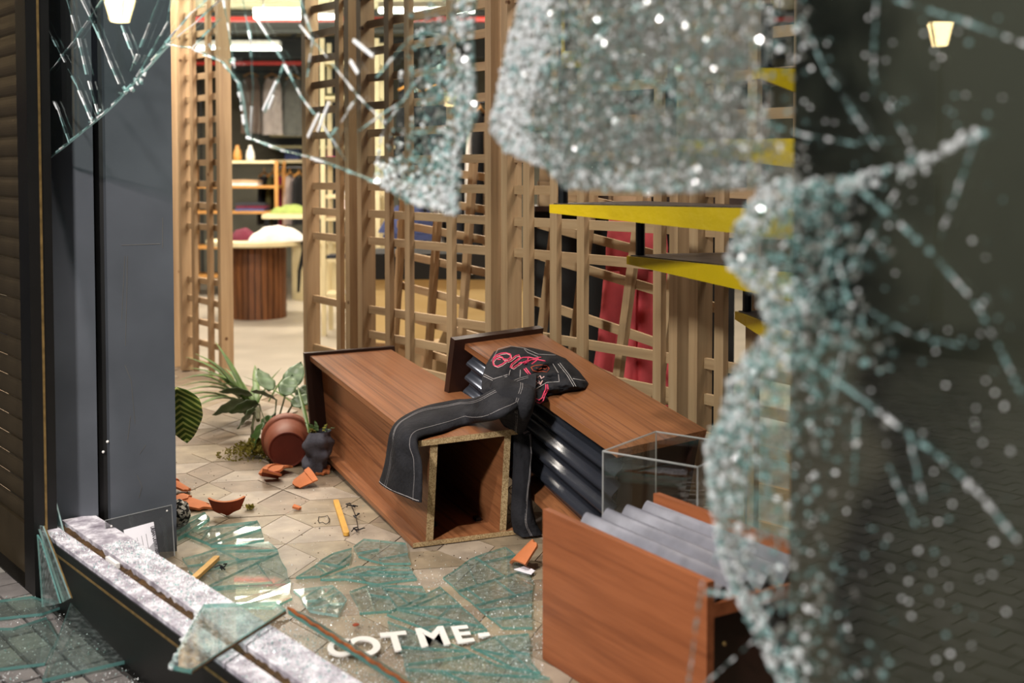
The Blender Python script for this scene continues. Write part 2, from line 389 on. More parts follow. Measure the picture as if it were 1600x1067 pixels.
for q_ in ((-6.5, 13.0, 3.22), (3, 13.0, 3.22), (-6.6, 14.5, 2.87), (-2.6, 14.5, 2.87)):
    obj('hanger_rod', MB().tube([q_, (q_[0], q_[1], 3.45)], .008, 5), M['beam'], ceil)
def lampfix(x, y, z, l, label):
    t = thing('ceiling_light', label, 'light', (x, y, z), 'fluorescent lights over the shop')
    obj('housing', MB().box(x - l / 2, x + l / 2, y - .07, y + .07, z + .03, z + .09), M['white'], t)
    for dy in (-.035, .035): obj('tube', MB().tube([(x - l / 2, y + dy, z), (x + l / 2, y + dy, z)], .018, 8), M['tube'], t)
    for dx in (-.4, .4): obj('hanger_rod', MB().tube([(x + dx * l, y, z + .09), (x + dx * l, y, 3.45)], .006, 5), M['beam'], t)
lampfix(-3.3, 14.0, 3.0, 1.0, 'low twin tube light beside the red pipe seen through the doorway')
lampfix(-2.3, 12.4, 3.16, .9, 'twin tube light high in the doorway near the timber post')
lampfix(-.9, 12.2, 3.2, 1.0, 'twin tube light seen through the top of the middle timber screen')
# the bay's dark backing panel behind the intact glass, towards the near end
pl_ = PN(1237, 500, 1.86); s0 = pl_.dot(E_)
struct('trim_1', MB().hexa([room(s0, 1.86, -.12), room(3.4, 1.86, -.12), room(3.4, 1.93, -.12), room(s0, 1.93, -.12), room(s0, 1.86, 4.2), room(3.4, 1.86, 4.2), room(3.4, 1.93, 4.2), room(s0, 1.93, 4.2)]), M['panel'])
# painted metal column
A = PN(75, 500, 1.46); B = PD(272, 500, 4.515); A.z = B.z = 0
bk = V((-.4, .55, 0)); ab = B - A; fn = V((ab.y, -ab.x, 0)).normalized()
def colpart(t0, t1, d, z0=-.11, z1=4.2):
    p, q = A + ab * t0 - fn * d, A + ab * t1 - fn * d
    return MB().hexa([p + UP * z0, q + UP * z0, q + bk + UP * z0, p + bk + UP * z0, p + UP * z1, q + UP * z1, q + bk + UP * z1, p + bk + UP * z1])
col = struct('trim_3')
col['label'] = 'dark blue grey painted metal column with a black vertical groove'
obj('metal_panel', colpart(0, .372, 0), M['column'], col); obj('groove', colpart(.372, .47, .03), M['black'], col); obj('metal_panel', colpart(.47, 1, 0), M['column'], col)
for px, py in ((160, 708), (168, 690)):
    p = PP(px, py, A, fn); obj('rivet', MB().blob(p - fn * .02 if px == 160 else p, .006, nu=6, nv=4, amp=0), M['white'], col)
scr = []
for pts in ([(195, 400), (193, 440), (190, 500)], [(199, 400), (198, 460), (196, 540)], [(195, 570), (205, 595), (208, 630), (211, 662)], [(204, 650), (199, 690)], [(214, 742), (222, 760), (217, 778)], [(190, 383), (250, 381)], [(254, 340), (254, 388)], [(218, 710), (228, 695)]):
    q = [PP(x, y, A, fn) + fn * .0008 for x, y in pts]; obj('scratch', MB().tube(q, .0011, 4), M['c_grey'], col)
# black guide rail, roller shutter
obj_rail = struct('trim_2', MB().hexa([room(-4.56, 1.36, GZ), room(-4.44, 1.36, GZ), room(-4.44, 1.445, GZ), room(-4.56, 1.445, GZ), room(-4.56, 1.36, 4), room(-4.44, 1.36, 4), room(-4.44, 1.445, 4), room(-4.56, 1.445, 4)]), M['black'])
obj('worn_edge', MB().hexa([room(-4.44, 1.40, .15), room(-4.436, 1.40, .15), room(-4.436, 1.408, .15), room(-4.44, 1.408, .15), room(-4.44, 1.40, 4), room(-4.436, 1.40, 4), room(-4.436, 1.408, 4), room(-4.44, 1.408, 4)]), M['brass'], obj_rail)
sh = thing('roller_shutter', 'closed brown metal roller shutter of ribbed slats beside the window', 'shutter', room(-5.3, 1.42, GZ))
def sillbar_s(s0, s1, n0, n1, z0, z1): return MB().hexa([room(s0, n0, z0), room(s1, n0, z0), room(s1, n1, z0), room(s0, n1, z0), room(s0, n0, z1), room(s1, n0, z1), room(s1, n1, z1), room(s0, n1, z1)])
def slatfn(u, v):
    a = v * .080; b = .012 * math.sin(math.pi * v) ** .6 if 0 < v < 1 else 0
    return room(-4.555 - u * 1.7, 1.425 - b - (.006 if v > .9 else 0), GZ + .205 + a)
obj('bottom_rail', sillbar_s(-6.26, -4.555, 1.412, 1.43, GZ + .002, GZ + .204), M['shutter'], sh)
obj('rubber_seal', sillbar_s(-6.26, -4.555, 1.36, 1.43, GZ - .012, GZ + .004), M['black'], sh)
sl = obj('slat', MB().slab(1, 8, slatfn, N_ * .004), M['shutter'], sh)
for i in range(1, 34): copy_part(sl, 'slat', V(sl.location) + root_loc(sh) + UP * .081 * i, sh)
# window sill
S0, S1 = -4.50, -.6
def sillbar(n0, n1, z0, z1, mb=None, s0=S0, s1=S1):
    return (mb or MB()).hexa([room(s0, n0, z0), room(s1, n0, z0), room(s1, n1, z0), room(s0, n1, z0), room(s0, n0, z1), room(s1, n0, z1), room(s1, n1, z1), room(s0, n1, z1)])
win = struct('window_1')
obj('sill_front', sillbar(1.385, 1.602, GZ - .02, .135), M['black'], win)
obj('brass_line', sillbar(1.3835, 1.3865, .098, .106), M['brass'], win)
obj('sill_ledge', sillbar(1.39, 1.452, .135, .148), M['sill'], win)
obj('inner_ledge', sillbar(1.482, 1.605, .135, .158), M['sill'], win)
def puttyfn(u, v):
    p = room(S0 + u * (S1 - S0), 1.452 + .03 * v, .142); return p + UP * (.012 * noise.noise(p * 40) + .006 * noise.noise(p * 110))
obj('putty', MB().slab(260, 4, puttyfn, V((0, 0, -.01))), M['putty'], win)
for s_, l_ in ((-3.97, .10),): obj('setting_block', sillbar(1.455, 1.468, .14, .158, s0=s_, s1=s_ + l_), M['white'], win)
# street
street = struct('pavement', MB().hexa([room(-9, -8, GZ - .2), room(4, -8, GZ - .2), room(4, 1.54, GZ - .2), room(-9, 1.54, GZ - .2), room(-9, -8, GZ - .012), room(4, -8, GZ - .012), room(4, 1.54, GZ - .012), room(-9, 1.54, GZ - .012)]), M['pavebase'])
PVW, PVL = .105, .155
def paver(mb, s, n, dz=0.):
    g = .006; h = UP * (.012 + dz)
    return mb.bar(room(s + g, n + g, GZ - .012), E_ * (PVL - 2 * g), N_ * (PVW - 2 * g), h, 0)
far_p = MB(); pv = []
for i in range(-44, 20):
    for j in range(-60, 13):
        s = i * PVL + (j % 2) * PVL / 2; n = j * PVW
        c = room(s + PVL / 2, n + PVW / 2, GZ)
        x, y = pix(c) if c.y > .5 else (9999, 9999)
        if -30 < x < 330 and 860 < y < 1130:
            o = obj('cobble', paver(MB(), s, n, U_(-.002, .004)), random.choice((M['pave'], M['pave'], M['pave2'])), street)
        elif n < .2 or x > 330: paver(far_p, s, n, U_(-.002, .003))
stuff(obj('cobbles', far_p, M['pave'], street))

# ================================================================== TIMBER SCREENS
def sx(px, n=NL): return PN(px, 500, n).dot(E_)     # position along the shop front of a mark in the front face
ZS = [.08, .235, .39, .55, .70, 1.10, 1.258, 1.417, 1.575, 1.733, 1.89, 2.05, 2.21, 2.365, 2.52, 2.68, 2.84]
ZT = 3.15
def rb(s0, s1, n0, n1, z0, z1): return MB().hexa([room(s0, n0, z0), room(s1, n0, z0), room(s1, n1, z0), room(s0, n1, z0), room(s0, n0, z1), room(s1, n0, z1), room(s1, n1, z1), room(s0, n1, z1)])
def screen(label, posts, battens, sl_range, missing=(), extra=()):
    t = thing('timber_screen', label, 'screen', room(sx(posts[0]), NL, 0), 'slatted timber screens behind the display')
    for p in posts:
        s = sx(p); obj('post', rb(s, s + .048, NL, NL + .095, 0, ZT), M['pine'], t)
    for p in battens:
        s = sx(p); obj('batten', rb(s, s + .048, NL + .012, NL + .044, .02, ZT - .04), M['pine'], t)
    a, b = sx(sl_range[0]) + .01, sx(sl_range[1]) + .02
    for i, z in enumerate(ZS):
        if i in missing: continue
        tl = U_(-.006, .006); mb = MB()
        mb.hexa([room(a, NL + .045, z - .022 - tl), room(b, NL + .045, z - .022 + tl), room(b, NL + .066, z - .022 + tl), room(a, NL + .066, z - .022 - tl), room(a, NL + .045, z + .022 - tl), room(b, NL + .045, z + .022 + tl), room(b, NL + .066, z + .022 + tl), room(a, NL + .066, z + .022 - tl)])
        obj('slat', mb, M['pine_h'], t)
    obj('top_rail', rb(a, b, NL + .02, NL + .08, ZT - .05, ZT), M['pine_h'], t)
    return t
screen('timber screen end beside the blue grey column, two close posts only', [246, 264], [], (246, 264))
screen('narrow timber screen between the column and the open doorway', [281, 341], [298, 322], (281, 341))
screen('narrow timber screen at the far end of the lying walnut plinth, edging the doorway', [474, 540], [523], (474, 540), missing=(3,))
screen('middle timber screen with battens, behind the gap between the two walnut plinths', [559, 758], [599, 630, 695], (559, 758))
screen('wide timber screen behind the corrugated plinth, red trousers hanging beyond it', [783, 1045], [814, 856, 898, 1017], (783, 1045), missing=(4,) if False else ())
screen('timber screen nearest the spiral stair, partly behind cracked glass', [1076, 1236], [1113, 1162], (1076, 1236))
def leaning(label, px0, px1, n, roll, battens, zs, z0, tilt=0.):
    s0, s1 = sx(px0, n), sx(px1, n); c = room((s0 + s1) / 2, n, z0)
    t = thing('fallen_lattice', label, 'screen', c, 'lattices knocked askew behind the screens')
    rm = Matrix.Rotation(roll, 3, N_) @ Matrix.Rotation(tilt, 3, E_)
    hw = (s1 - s0) / 2
    def br(a0, a1, b0, b1, c0, c1):
        q = [E_ * a + N_ * b + UP * z for z in (c0, c1) for a, b in ((a0, b0), (a1, b0), (a1, b1), (a0, b1))]
        return MB().hexa([c + rm @ p for p in q])
    H = max(zs) + .1
    for bt in battens: obj('batten', br(bt * hw - .022, bt * hw + .022, -.02, .012, -.02, H), M['pine'], t)
    for z in zs: obj('slat', br(-hw, hw, .014, .034, z - .022, z + .022), M['pine_h'], t)
leaning('askew lattice leaning behind the middle timber screen', 600, 775, NL + .30, math.radians(4), (-.85, -.2, .35), (.12, .3, .48, .66, .85, 1.03, 1.2, 1.38), .12, math.radians(-2))
leaning('askew lattice leaning behind the wide timber screen, before the red trousers', 800, 1075, NL + .24, math.radians(8), (-.75, -.35, .18, .6), (.15, .38, .62, .86, 1.02, 1.2), .14, math.radians(-2))

# ================================================================== WALNUT PLINTHS
class Frame:      # eight corners, c[u][v][w]: u near->far, v left->right, w bottom->top
    def __init__(s, c): s.c = c
    def __call__(s, u, v, w):
        L = lambda a, b, t: a + (b - a) * t
        f = [[L(s.c[i][j][0], s.c[i][j][1], w) for j in (0, 1)] for i in (0, 1)]
        return L(L(f[0][0], f[0][1], v), L(f[1][0], f[1][1], v), u)
    def part(s, u0, u1, v0, v1, w0, w1, mb=None):
        q = [s(u, v, w) for w in (w0, w1) for u, v in ((u0, v0), (u0, v1), (u1, v1), (u1, v0))]
        return (mb or MB()).hexa(q)
def faced(mb, faces):   # set material slot 1 on the listed faces of a hexa
    for f in faces: mb.m[f] = 1
    return mb
# --- plinth 1: lying on its back, open near end
nTL, nTR = PD(653, 688, 4.54), PD(815, 668, 4.71); fTL, fTR = PD(484, 556, 6.0), PD(611, 546, 6.18)
nBL = PD(645, 865, 4.54); nBL.z = .004; nBR = PD(806, 845, 4.71); nBR.z = .004
fBL = V((PD(497, 700, 5.95).x, 5.95, .05)); fBR = fBL + (nBR - nBL) * 1.03; fBR.z = .05
P1 = Frame([[[nBL, nTL], [nBR, nTR]], [[fBL, fTL], [fBR, fTR]]])
AX1 = (fTL - nTL).normalized()
W1 = grain('walnut_laminate_long_plinth', AX1, WAL, .42, (.5, 46., 46.))
t1 = thing('display_plinth', 'long walnut plinth lying down, open chipboard end towards us, jeans leg draped over', 'plinth', (nBL + nBR) / 2)
obj('bottom_board', faced(P1.part(0, 1, 0, 1.0, 0, .045), [2]), [W1, M['chip']], t1)
obj('top_board', faced(P1.part(-.004, 1, .0, 1.0, .945, 1.0), [2]), [W1, M['chip']], t1)
obj('side_panel', faced(P1.part(.004, 1, .125, .195, .045, .945), [2]), [W1, M['chip']], t1)
obj('side_panel', faced(P1.part(.004, 1, .84, .905, .045, .945), [2]), [W1, M['chip']], t1)
obj('cap_board', P1.part(1.0, 1.018, -.06, 1.05, -.10, 1.03), M['dark_wood'], t1)
obj('inner_board', P1.part(.55, .56, .195, .84, .045, .945), W1, t1)
for v in (.30, .74): obj('bracket', P1.part(.10, .125, v, v + .05, .046, .075), M['bkmetal'], t1)
# --- plinth 2: corrugated flank, tilted on its cap against the screen
K2 = .885
aTL, aTR, bTL, bTR = PD(965, 700, 4.88 * K2), PD(1100, 670, 5.09 * K2), PD(728, 537, 5.93 * K2), PD(845, 521, 6.13 * K2)
l2 = (bTL - aTL).normalized(); h2 = (UP - l2 * UP.dot(l2)).normalized(); H2 = .455
P2 = Frame([[[aTL - h2 * H2, aTL], [aTR - h2 * H2, aTR]], [[bTL - h2 * .36, bTL], [bTR - h2 * .36, bTR]]])
W2 = grain('walnut_laminate_tilted_plinth', l2, WAL, .42, (.5, 46., 46.))
t2 = thing('corrugated_plinth', 'walnut plinth with a black corrugated flank, tilted against the timber screen, jeans on top', 'plinth', (aTL + aTR) / 2 - UP * .47)
obj('top_board', P2.part(-.01, 1, -.01, 1.01, .925, 1.0), W2, t2)
obj('bottom_board', P2.part(-.01, 1, -.10, 1.0, -.0, .07), W2, t2)
def corrfn(u, v):
    k = .055 + .038 * math.cos(2 * math.pi * 4.5 * v); return P2(u * .99, k, .07 + .855 * v)
obj('corrugated_sheet', MB().slab(2, 80, corrfn, (P2(0, 1, 0) - P2(0, 0, 0)).normalized() * .006), M['corr'], t2, smooth=True)
obj('side_panel', P2.part(0, 1, .90, .96, .07, .925), M['dark_wood'], t2)
obj('inner_panel', P2.part(.02, .03, .13, .90, .07, .925), M['dark_wood'], t2)
obj('cap_board', P2.part(1.0, 1.035, -.15, 1.03, -.10, 1.07), M['dark_wood'], t2)
# --- plinth 3: near one, on its flank, corrugated face up
cTL, cTR = PZ(848, 795, .47), PZ(1105, 910, .47)
a3 = (cTR - cTL); L3 = a3.length; a3 = a3.normalized(); b3 = V((-a3.y, a3.x, 0))
def q3(a, b, z): return cTL + a3 * a + b3 * b + UP * (z - .47)
def bx3(a0, a1, b0, b1, z0, z1, dz=0.): return MB().hexa([q3(a0, b0, z0), q3(a1, b0, z0), q3(a1, b1, z0), q3(a0, b1, z0), q3(a0, b0, z1), q3(a1, b0, z1), q3(a1, b1, z1), q3(a0, b1, z1)])
AX3 = a3
W3 = grain('walnut_laminate_near_plinth', AX3, [(.25, rgb('743f25')), (.45, rgb('8f5231')), (.6, rgb('9e5d39')), (.8, rgb('80482b'))], .4, (1.2, 26., 26.))
t3 = thing('corrugated_plinth', 'short walnut plinth nearest us, smooth wood side facing out and grey corrugated sheet on top', 'plinth', q3(L3 / 2, .2, 0))
obj('wood_side', bx3(0, L3, 0, .024, .002, .47), W3, t3)
obj('far_side', bx3(.06, L3, .385, .41, .002, .475), W3, t3)
def corr3(u, v): return q3(.03 + u * (L3 - .04), .024 + v * .361, .425 + .02 * math.cos(2 * math.pi * 4.5 * v + math.pi))
obj('corrugated_sheet', MB().slab(2, 72, corr3, UP * -.006), M['corr2'], t3, smooth=True)
obj('end_rail', bx3(L3 - .03, L3, .024, .385, .375, .41), W3, t3)
obj('end_panel', bx3(L3 - .06, L3 - .04, .024, .385, .004, .375), M['dark_wood'], t3)
obj('base_board', bx3(.03, L3 - .06, .024, .385, .004, .03), M['dark_wood'], t3)
obj('end_panel', bx3(.05, .07, .024, .385, .03, .39), M['dark_wood'], t3)
for b_ in (.06, .34): obj('screw', MB().blob(q3(L3 + .0, b_, .30), .006, nu=6, nv=4, amp=0), M['brass'], t3)

# --- clear acrylic cover
gA, gB = PD(942, 705, 3.92), PD(1025, 672, 4.22); ht = gA.z; gB.z = ht
e2 = V(((gB - gA).y, -(gB - gA).x, 0)); gC, gD = gB + e2 * .97, gA + e2 * .97
tc_ = thing('acrylic_cover', 'clear acrylic display cover standing behind the near corrugated plinth', 'display case', (gA + gC) / 2 - UP * ht)
for p, q in ((gA, gB), (gB, gC), (gC, gD), (gD, gA)):
    d = (q - p).normalized(); nrm = V((d.y, -d.x, 0)) * .006; p2, q2 = p + d * .007, q - d * .007
    obj('side_pane', MB().hexa([V((p2.x, p2.y, .004)), V((q2.x, q2.y, .004)), V((q2.x, q2.y, .004)) + nrm, V((p2.x, p2.y, .004)) + nrm, p2, q2, q2 + nrm, p2 + nrm]), M['acrylic'], tc_)
    obj('rim', MB().tube([p, q], .0035, 5), M['acrylic_e'], tc_); obj('edge_strip', MB().tube([V((p.x, p.y, .004)), p], .0035, 5), M['acrylic_e'], tc_)
for i, (x, y, dx) in enumerate(((1050, 790, 16), (1078, 800, 12))):   # paper scraps in the cover
    p = PZ(x, y, .004)
    if False: pass

# ================================================================== SPIRAL STAIR
SC = V((1.0, 3.55, 0)); RS = 1.05
ts = thing('spiral_stair', 'spiral stair of black treads with yellow edges, half hidden by cracked glass', 'stair', SC)
obj('pole', MB().tube([SC, SC + UP * 3.6], .05, 12), M['bkmetal'], ts)
st = [(191, 1.82, .25), (167.5, 1.61, .53), (144, 1.39, 1.05), (121, 1.182, 1.05), (97, .962, .94), (73, .76, .85), (50, .54, .8)]
for i, (ang, z, RS) in enumerate(st):
    a0, a1 = math.radians(ang), math.radians(ang - 27)
    def pt(r, a, zz): return SC + V((math.cos(a) * r, math.sin(a) * r, zz))
    arc = [a0 + (a1 - a0) * k / 6 for k in range(7)]
    pts = [pt(.05, a0, z), pt(.05, a1, z)] + [pt(RS, a, z) for a in reversed(arc)]
    tr = obj('tread', MB().prism(pts, UP * -.03), M['tread'], ts)
    # leading fascia, deep at the pole and thin at the tip
    t_ = V((-math.sin(a0), math.cos(a0), 0)) * .012
    f = MB().hexa([pt(.06, a0, z - .105), pt(RS + .01, a0, z - .035), pt(RS + .01, a0, z - .035) + t_, pt(.06, a0, z - .105) + t_, pt(.06, a0, z - .004), pt(RS + .01, a0, z - .004), pt(RS + .01, a0, z - .004) + t_, pt(.06, a0, z - .004) + t_])
    obj('fascia', f, M['yellow'], tr)
    f2 = MB().slab(6, 1, lambda u, v: pt(RS + .002, a0 + (a1 - a0) * u, z - .035 + v * .031), lambda u, v: pt(.008, a0 + (a1 - a0) * u, 0) - SC)
    obj('fascia', f2, M['yellow'], tr)
    b0 = pt(RS - .02, a0 - .03, z)
    obj('baluster', MB().tube([b0, b0 + UP * (.19 if i != 2 else .95)], .018, 8), M['bkmetal'], ts)

# ================================================================== JEANS
tp2n = (aTR - aTL).cross(bTL - aTL).normalized()
if tp2n.z < 0: tp2n = -tp2n
def on2(px, py, h=.004): return PP(px, py, aTL + tp2n * h, tp2n)
tp1n = (nTR - nTL).cross(fTL - nTL).normalized()
if tp1n.z < 0: tp1n = -tp1n
def on1(px, py, h=.004): return PP(px, py, nTL + tp1n * h, tp1n)
sd = (fTL - nTL).cross(UP).normalized()     # square to plinth 1's long side
if sd.x > 0: sd = -sd
def onside(px, py, h=.02): return PP(px, py, P1(0, 0, 1) + sd * h, sd)
jn = thing('jeans', 'black jeans with pink and white embroidery, seat on the tilted plinth and legs hanging', 'jeans', on2(820, 600))
out = [(753, 590), (760, 568), (772, 549), (800, 541), (830, 543), (858, 549), (884, 560), (905, 580), (919, 598), (914, 607), (885, 612), (855, 619), (858, 627), (838, 633), (815, 626), (800, 634), (775, 628), (752, 612)]
cx_, cy_ = 825, 588
def seat_pt(k, rr):
    x, y = out[k % len(out)]; x, y = cx_ + (x - cx_) * rr, cy_ + (y - cy_) * rr
    hh = .045 * (1 - rr ** 4) + .010 * noise.noise(V((x * .06, y * .09, 3))) * (1 - rr ** 6) + .006
    return on2(x, y, hh)
mbj = MB(); RI = [1, .985, .95, .88, .75, .6, .45, .3, .15]; no = len(out) * 3
def seat_f(u, v):
    t = u * len(out); k = int(t) % len(out); f = t - int(t); rr = RI[-1] + (RI[0] - RI[-1]) * v
    rr = .04 + .96 * v ** .6
    (x0, y0), (x1, y1) = out[k], out[(k + 1) % len(out)]; x, y = x0 + (x1 - x0) * f, y0 + (y1 - y0) * f
    x, y = cx_ + (x - cx_) * rr, cy_ + (y - cy_) * rr
    hh = .040 * (1 - rr ** 5) + .024 * noise.noise(V((x * .05, y * .09, 3))) * (1 - rr ** 6) + .011 * noise.noise(V((x * .14, y * .18, 7))) * (1 - rr ** 6) + .004
    return on2(x, y, hh)
mbj.grid(72, 16, seat_f)
seat = obj('seat_panel', mbj, M['denim'], jn, smooth=True)
from mathutils.bvhtree import BVHTree
tree = BVHTree.FromPolygons([tuple(v) for v in mbj.v], mbj.f)
def on_seat(x, y, lift=.0022):
    d = ray(x, y).normalized(); h = tree.ray_cast(O_, d)
    return (h[0] - d * lift) if h[0] is not None else on2(x, y, .012)
def sew(name, pts, r, m, crop=True, par=None):
    P = [(580 + x * .2717, 510 + y * .2717) if crop else (x, y) for x, y in pts]
    # resample
    Q = []
    for (x0, y0), (x1, y1) in zip(P, P[1:]):
        k = max(1, int(math.hypot(x1 - x0, y1 - y0) / 3))
        for i in range(k): Q.append((x0 + (x1 - x0) * i / k, y0 + (y1 - y0) * i / k))
    Q.append(P[-1])
    obj(name, MB().tube([on_seat(x, y) for x, y in Q], r, 4), M[m], par or jn)
script_ = [
    [(765, 195), (755, 178), (735, 172), (715, 180), (700, 200), (705, 222), (725, 230), (750, 220), (770, 205)],
    [(700, 185), (720, 165), (748, 155), (775, 152), (800, 160), (803, 178), (785, 190), (765, 188)],
    [(770, 205), (800, 195), (830, 170), (850, 165), (855, 178), (835, 195), (810, 215), (800, 235), (815, 240), (840, 222), (865, 205)],
    [(835, 195), (870, 180), (905, 178), (900, 195), (870, 210), (850, 212)], [(905, 178), (940, 185), (975, 178)], [(880, 215), (915, 195), (950, 190), (1000, 200)],
    [(725, 192), (745, 190)], [(960, 185), (945, 200), (925, 215)]]
for q in script_: sew('embroidery', q, .0036, 'pink')
for q in script_[:3]: sew('embroidery', [(x + 5, y + 6) for x, y in q], .0016, 'pinkp')
for q in ([(880, 245), (910, 285), (940, 325)], [(890, 240), (920, 280), (950, 315)], [(905, 305), (895, 345), (905, 385), (930, 425), (970, 440), (990, 425), (1000, 395), (1018, 360), (1015, 335)], [(912, 310), (905, 345), (915, 378), (938, 412), (965, 425), (982, 412), (992, 385), (1004, 360), (1004, 335)]): sew('embroidery', q, .0032, 'pink')
for q in ([(925, 275), (935, 292), (948, 280), (958, 296), (972, 284), (980, 300), (995, 288)], [(945, 310), (955, 330), (965, 315), (975, 330), (985, 312)], [(940, 345), (960, 322), (975, 335)]): sew('embroidery', q, .0026, 'pinkp')
for q in ([(920, 235), (945, 225), (980, 222), (1010, 225), (1025, 245), (1010, 262), (985, 258), (960, 262), (930, 255), (920, 235)], [(950, 240), (965, 248), (980, 240)], [(990, 242), (1002, 248), (1008, 240)]): sew('embroidery', q, .003, 'terra_d')
for q in ([(645, 285), (700, 312), (790, 285), (800, 250)], [(650, 275), (703, 302), (785, 277)], [(1045, 215), (1075, 265), (1082, 318), (1010, 322), (905, 385), (870, 360), (855, 300), (858, 250)], [(1075, 215), (1130, 285), (1165, 345)], [(1085, 210), (1140, 280), (1178, 345)], [(690, 200), (730, 130), (800, 112), (880, 125), (960, 160), (1060, 165)], [(1160, 300), (1230, 312)], [(880, 130), (900, 150), (960, 175)]): sew('stitching', q, .0016, 'stitch')
def strip(name, Lp, Rp, puff, fold, n=44, back=None):
    """cloth tube between two 3-D edge lines; puff = thickness"""
    def samp(P, u):
        x = u * (len(P) - 1); i = min(int(x), len(P) - 2); f = x - i
        g = lambda k: P[max(0, min(len(P) - 1, k))]
        a, b, c, d = g(i - 1), g(i), g(i + 1), g(i + 2)
        return .5 * ((2 * b) + (c - a) * f + (2 * a - 5 * b + 4 * c - d) * f * f + (3 * b - a - 3 * c + d) * f ** 3)
    def f(u, v):
        l, r = samp(Lp, u), samp(Rp, u); w = r - l
        du = samp(Lp, min(1, u + .02)) + samp(Rp, min(1, u + .02)) - samp(Lp, max(0, u - .02)) - samp(Rp, max(0, u - .02))
        nn = w.cross(du).normalized()
        if nn.dot(O_ - l) < 0: nn = -nn
        th = 2 * math.pi * v; t = .5 - .5 * math.cos(th); s = math.sin(th)
        h = puff * abs(s) ** .7 if s > 0 else -.004 * abs(s)
        if s > 0: h += fold * (noise.noise(V((u * 9, t * 4, puff * 100))) + .6 * math.sin(t * 7 + u * 5)) * s
        return l + w * t + nn * (h + .005)
    return f
legA_L = [on2(838, 590, .03), on2(800, 600, .03), on2(768, 617, .02), on1(722, 629, .015), on1(668, 640, .008), on1(633, 655, .006), onside(617, 672, .012), onside(610, 700, .016), onside(605, 728, .02), onside(597, 752, .024)]
legA_R = [on2(835, 632, .03), on2(812, 640, .03), on2(780, 656, .02), on1(735, 664, .006), on1(692, 677, .005), on1(657, 686, .008), onside(655, 699, .016), onside(661, 722, .02), onside(662, 752, .024), onside(661, 785, .028)]
fA = strip('leg', legA_L, legA_R, .035, .010); fA2 = fA
la = obj('leg', MB().grid(60, 28, fA), M['denim'], jn, smooth=True)
for v in (.17, .19, .40): obj('stitching', MB().tube([fA(.05 + .95 * i / 50, v) + UP * .0015 for i in range(51)], .0009, 4), M['stitch'], jn)
obj('hem', MB().tube([fA(.985, v / 30) for v in range(2, 15)], .0014, 4), M['stitch'], jn)
db = 4.72
legB_L = [on2(765, 607, .03), on2(775, 622, .03), PD(786, 648, db), PD(799, 672, db), PD(801, 705, db), PD(800, 750, db), PD(799, 800, db), PD(803, 828, db)]
legB_R = [on2(838, 618, .04), on2(834, 640, .03), PD(824, 668, 4.76), PD(822, 705, 4.76), PD(824, 745, 4.74), PD(831, 785, 4.72), PD(838, 815, 4.70), PD(848, 832, 4.70)]
fB = strip('leg', legB_L, legB_R, .05, .014)
obj('leg', MB().grid(60, 28, fB), M['denim'], jn, smooth=True)
for v in (.30, .315): obj('stitching', MB().tube([fB(.03 + .96 * i / 50, v) for i in range(51)], .0009, 4), M['stitch'], jn)
# curly wire hanging beside the leg
tag(obj('wire', MB().tube([PD(799 + 5 * math.sin(i * .55), 690 + i * 2.4, 4.80) for i in range(60)], .0016, 4), M['c_grey'], base=PD(799, 834, 4.80)), 'thin curly grey wire dangling beside the plinth open end', 'wire')
tb = obj('yellow_rail', MB().tube([PD(880, -60, 3.9), PD(880, 96, 3.9)], .007, 6), M['yellow'], ts); tb['label'] = 'thin yellow rail'
y0_ = PD(892, 97, 3.9); obj('rail_bracket', MB().box(y0_.x - .03, y0_.x + .06, 3.88, 3.92, y0_.z - .02, y0_.z + .035), M['yellow'], ts)

# ================================================================== THE SHOP BEHIND
def fl(px, py): p = PZ(px, py, -.005); return p
def loft(rows, k=20):   # rows of (center, rx, ry) -> smooth lump
    mb = MB(); b = 0
    for c, rx, ry in rows:
        for j in range(k):
            th = 2 * math.pi * j / k; mb.v.append(V(c) + V((math.cos(th) * rx, math.sin(th) * ry, 0)))
    for i in range(len(rows) - 1):
        for j in range(k):
            j2 = (j + 1) % k; mb.f.append((i * k + j, i * k + j2, i * k + k + j2, i * k + k + j)); mb.m.append(0)
    mb.f.append(tuple(range(k))[::-1]); mb.m.append(0); e = (len(rows) - 1) * k; mb.f.append(tuple(e + j for j in range(k))); mb.m.append(0)
    return mb
ZF = -.005
def drum_table(cx, cy, rt, rd, h, label, mat, slats=28):
    t = thing('drum_table', label, 'table', (cx, cy, ZF))
    c = V((cx, cy, 0))
    obj('tabletop', loft([(c + UP * (h - .05), rt - .01, rt - .01), (c + UP * (h - .04), rt, rt), (c + UP * h, rt, rt)], 40), M['cream'], t)
    obj('drum', loft([(c + UP * ZF, rd - .015, rd - .015), (c + UP * (h - .05), rd - .015, rd - .015)], 32), M['dark_wood'] if slats else mat, t)
    for i in range(slats):
        a = 2 * math.pi * i / slats; d = V((math.cos(a), math.sin(a), 0)); q = V((-d.y, d.x, 0)) * (math.pi * rd / slats * .82)
        o = c + d * (rd - .016) - q; obj('slat', MB().bar(o + UP * ZF, q * 2, d * .018, UP * (h - .05 - ZF)), mat, t)
    return t
TC = PZ(395, 500, ZF)
drum_table(TC.x, TC.y + .25, .52, .29, .80, 'round cream topped table on a dark slatted drum, seen through the doorway', M['drum'])
